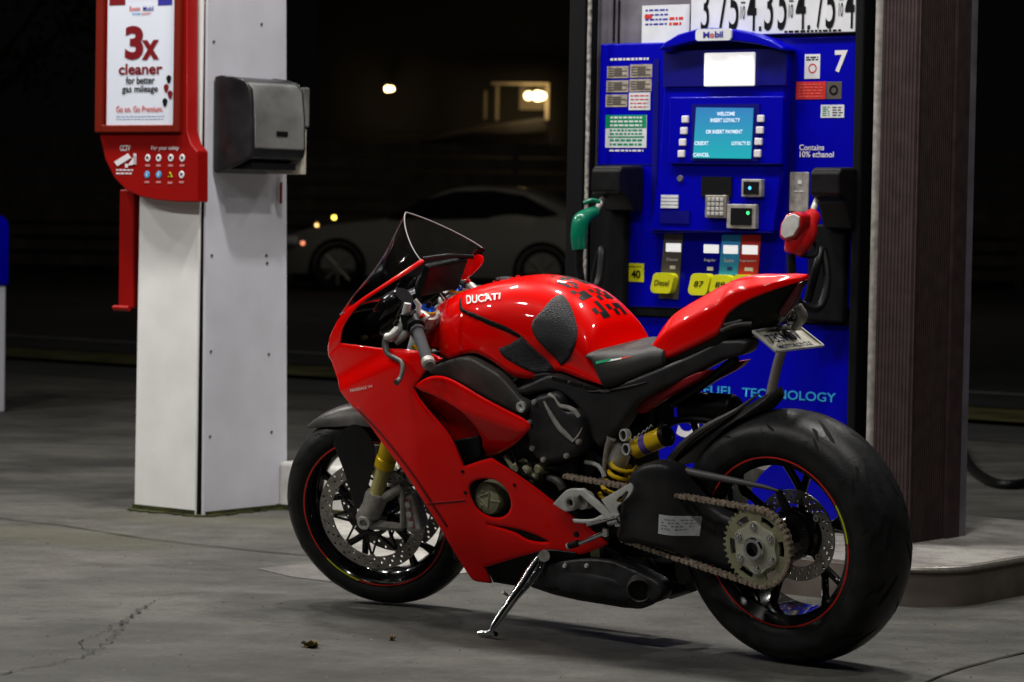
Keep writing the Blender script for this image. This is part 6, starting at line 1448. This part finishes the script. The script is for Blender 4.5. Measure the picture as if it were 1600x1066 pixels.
# small glowing balls near the car and in front of the fence
def bulb(name, u, r, col, es, label, cat):
    b = MB(); b.lathe(u, (0, 0, 1), [(r*math.sin(PI*k/8), -r*math.cos(PI*k/8)) for k in range(9)], 14)
    tag(b.build(name, mat('lit_'+name, (.5, .5, .5), .5, emit=col, es=es)), label, cat, 'small glowing dots by the parked car')
for k, (q, r, c_, e_, lab) in enumerate((([(-2.7833,46,0.972)][0], .030, (1, .8, .1), 6, 'upper yellow glowing dot in front of the fence above the car bonnet'), ([(-3.0486,46,0.8487)][0], .025, (1, .6, .2), 4, 'lower amber glowing dot in front of the fence left of the yellow one'), ([(-2.7659,39,0.6614)][0], .025, (1, .3, .15), 2, 'small red glowing dot in front of the car'))):
    bulb('glow_dot', q, r, c_, e_, lab, 'light')
def fence():
    f_ = thing('slat_fence', 'dark horizontal slat fence across the street behind the car', 'fence', (-6, 47, 0), 0)
    z = .15
    while z < 2.0:
        b = MB(); b.box(-14, 18, -.02, .02, z, z+.17); o = b.build('slat', mat('fence_wood', (.09, .08, .07), .8, noise=(3, .4)) if 'fence_wood' not in bpy.data.materials else bpy.data.materials['fence_wood'], f_); z += .23
    for x in range(-14, 19, 2):
        b = MB(); b.box(x-.05, x+.05, .021, .12, 0, 2.1); b.build('fence_post', bpy.data.materials['fence_wood'], f_)
fence()
hs = thing('house', 'dark clapboard house across the street with two lit porch lamps', 'house', (0, 60, 0), 0)
M['siding'] = mat('clapboard', (.05, .047, .044), .8); M['cream'] = mat('cream_trim', (.6, .52, .38), .7); M['roof'] = mat('dark_shingle', (.10, .075, .06), .9, noise=(2, .4))
b = MB(); hx0, hx1 = -4.0, 2.6
z = .0
while z < 5.8:
    V = [Vector((hx0, 0, z)), Vector((hx1, 0, z)), Vector((hx1, .03, z+.14)), Vector((hx0, .03, z+.14)), Vector((hx0, .04, z)), Vector((hx1, .04, z))]
    b.add(V, [(0, 1, 2, 3), (0, 1, 5, 4)]); z += .14
b.box(hx0, hx1, .05, 7, 0, 5.8); b.build('wall', 'siding', hs)
b = MB(); b.add([Vector((hx0-.4, -.5, 5.7)), Vector((hx1+.4, -.5, 5.7)), Vector((hx1+.4, 3.5, 8)), Vector((hx0-.4, 3.5, 8)), Vector((hx0-.4, 7.5, 5.7)), Vector((hx1+.4, 7.5, 5.7))], [(0, 1, 2, 3), (3, 2, 5, 4)]); b.build('roof', 'roof', hs, solid=.15)
b = MB(); pr = [(-1.9881,56,2.2493),(0.6574,56,2.3436),(0.5474,58,2.8801),(-1.068,58,2.6405)]
b.add([Vector(p)-Vector((0, 60, 0)) for p in pr], [(0, 1, 2, 3)]); b.build('porch_roof', 'roof', hs, solid=.1)
b = MB()
for q in ([(-0.6333,59.2,3.4776),(-0.5857,59.2,2.9206)], [(-0.4064,59.2,3.583),(-0.3437,59.2,2.8994)], [(0.5718,59.2,3.6001),(0.6477,59.2,2.9168)]):
    b.box(q[0][0], q[1][0], -.85, -.75, q[1][2], q[0][2])
q = [(-0.4962,59.2,3.6321),(0.648,59.2,3.6014)]; b.box(q[0][0], q[1][0], -.9, -.72, q[1][2], q[0][2]+.02); b.build('porch_frame', 'cream', hs)
q = [(0.0649,59.9,3.5941),(0.5616,59.9,3.141)]; b = MB(); b.box(q[0][0], q[1][0], -.09, -.01, q[1][2], q[0][2]); b.build('door_panel', 'cream', hs)
for nm, q, pw in (('left', [(-2.5185,59,3.4748)][0], 4), ('right', [(0.3577,58.9,3.3824)][0], 9)):
    root = thing('porch_lamp', ('small warm lamp glowing at the left corner of the house' if nm == 'left' else 'brightest warm lamp glowing inside the house porch'), 'lamp', q, 0, 'warm lamps on the house')
    b = MB()
    for dx, r in (((-.03, .06), (.05, .05)) if nm == 'left' else ((-.12, .08), (.06, .10), (.15, .08))): b.lathe((dx, 0, 0), (0, 0, 1), [(r*math.sin(PI*k/8), -r*math.cos(PI*k/8)) for k in range(9)], 14)
    b.build('bulb', mat('warm_bulb_'+nm, (.8, .7, .5), .5, emit=(1, .72, .32), es=9), root)
    b = MB(); b.cyl((0, .05, .12), (0, .8, .12), .03, 8); b.build('lamp_arm', 'ink', root)
    d = bpy.data.lights.new('porch_light', 'POINT'); d.energy = pw; d.color = (1, .72, .38); d.shadow_soft_size = .1
    o = bpy.data.objects.new('porch_light', d); COL.objects.link(o); o.location = (q[0], q[1]-.15, q[2]-.05)
# added area lamp without a fixture, dimly brightens the parked car
d = bpy.data.lights.new('car_fill_light', 'AREA'); d.energy = 55; d.size = .6; d.color = (1, .88, .7)
o = bpy.data.objects.new('car_fill_light', d); COL.objects.link(o); o.location = (1, 32, 7.5); o.rotation_euler = (math.radians(30), 0, 0)
# leafy tree in the dark at the left
tr = thing('street_tree', 'dark leafy tree standing across the street at the far left', 'tree', (-9.2, 50, 0))
b = MB(); b.tube([(0, 0, 0), (.1, 0, 2), (-.1, .1, 4), (.2, 0, 6)], [.22, .18, .14, .06], 10, smooth=3)
for k in range(7):
    a = k*.9; b.tube([(0, 0, 2.5+k*.4), (math.cos(a)*1.2, math.sin(a)*1.2, 3.6+k*.45), (math.cos(a)*2, math.sin(a)*2, 4.6+k*.4)], [.08, .05, .02], 6, smooth=2)
b.build('trunk', mat('bark', (.06, .045, .03), .9), tr)
rr = random.Random(2); b = MB()
cl_ = [Vector((rr.gauss(0, 1.4), rr.gauss(0, 1.1), rr.uniform(3, 8))) for _ in range(40)]
for c in cl_:
    for _ in range(60):
        p = c+Vector((rr.gauss(0, .35), rr.gauss(0, .35), rr.gauss(0, .28))); a = Vector((rr.uniform(-1, 1), rr.uniform(-1, 1), rr.uniform(-1, 1))).normalized()*.10; n_ = a.orthogonal().normalized()*.05
        b.add([p-a, p+n_, p+a, p-n_], [(0, 1, 2, 3)])
b.build('crown', mat('leaves', (.05, .06, .02), .8), tr, ang=None)
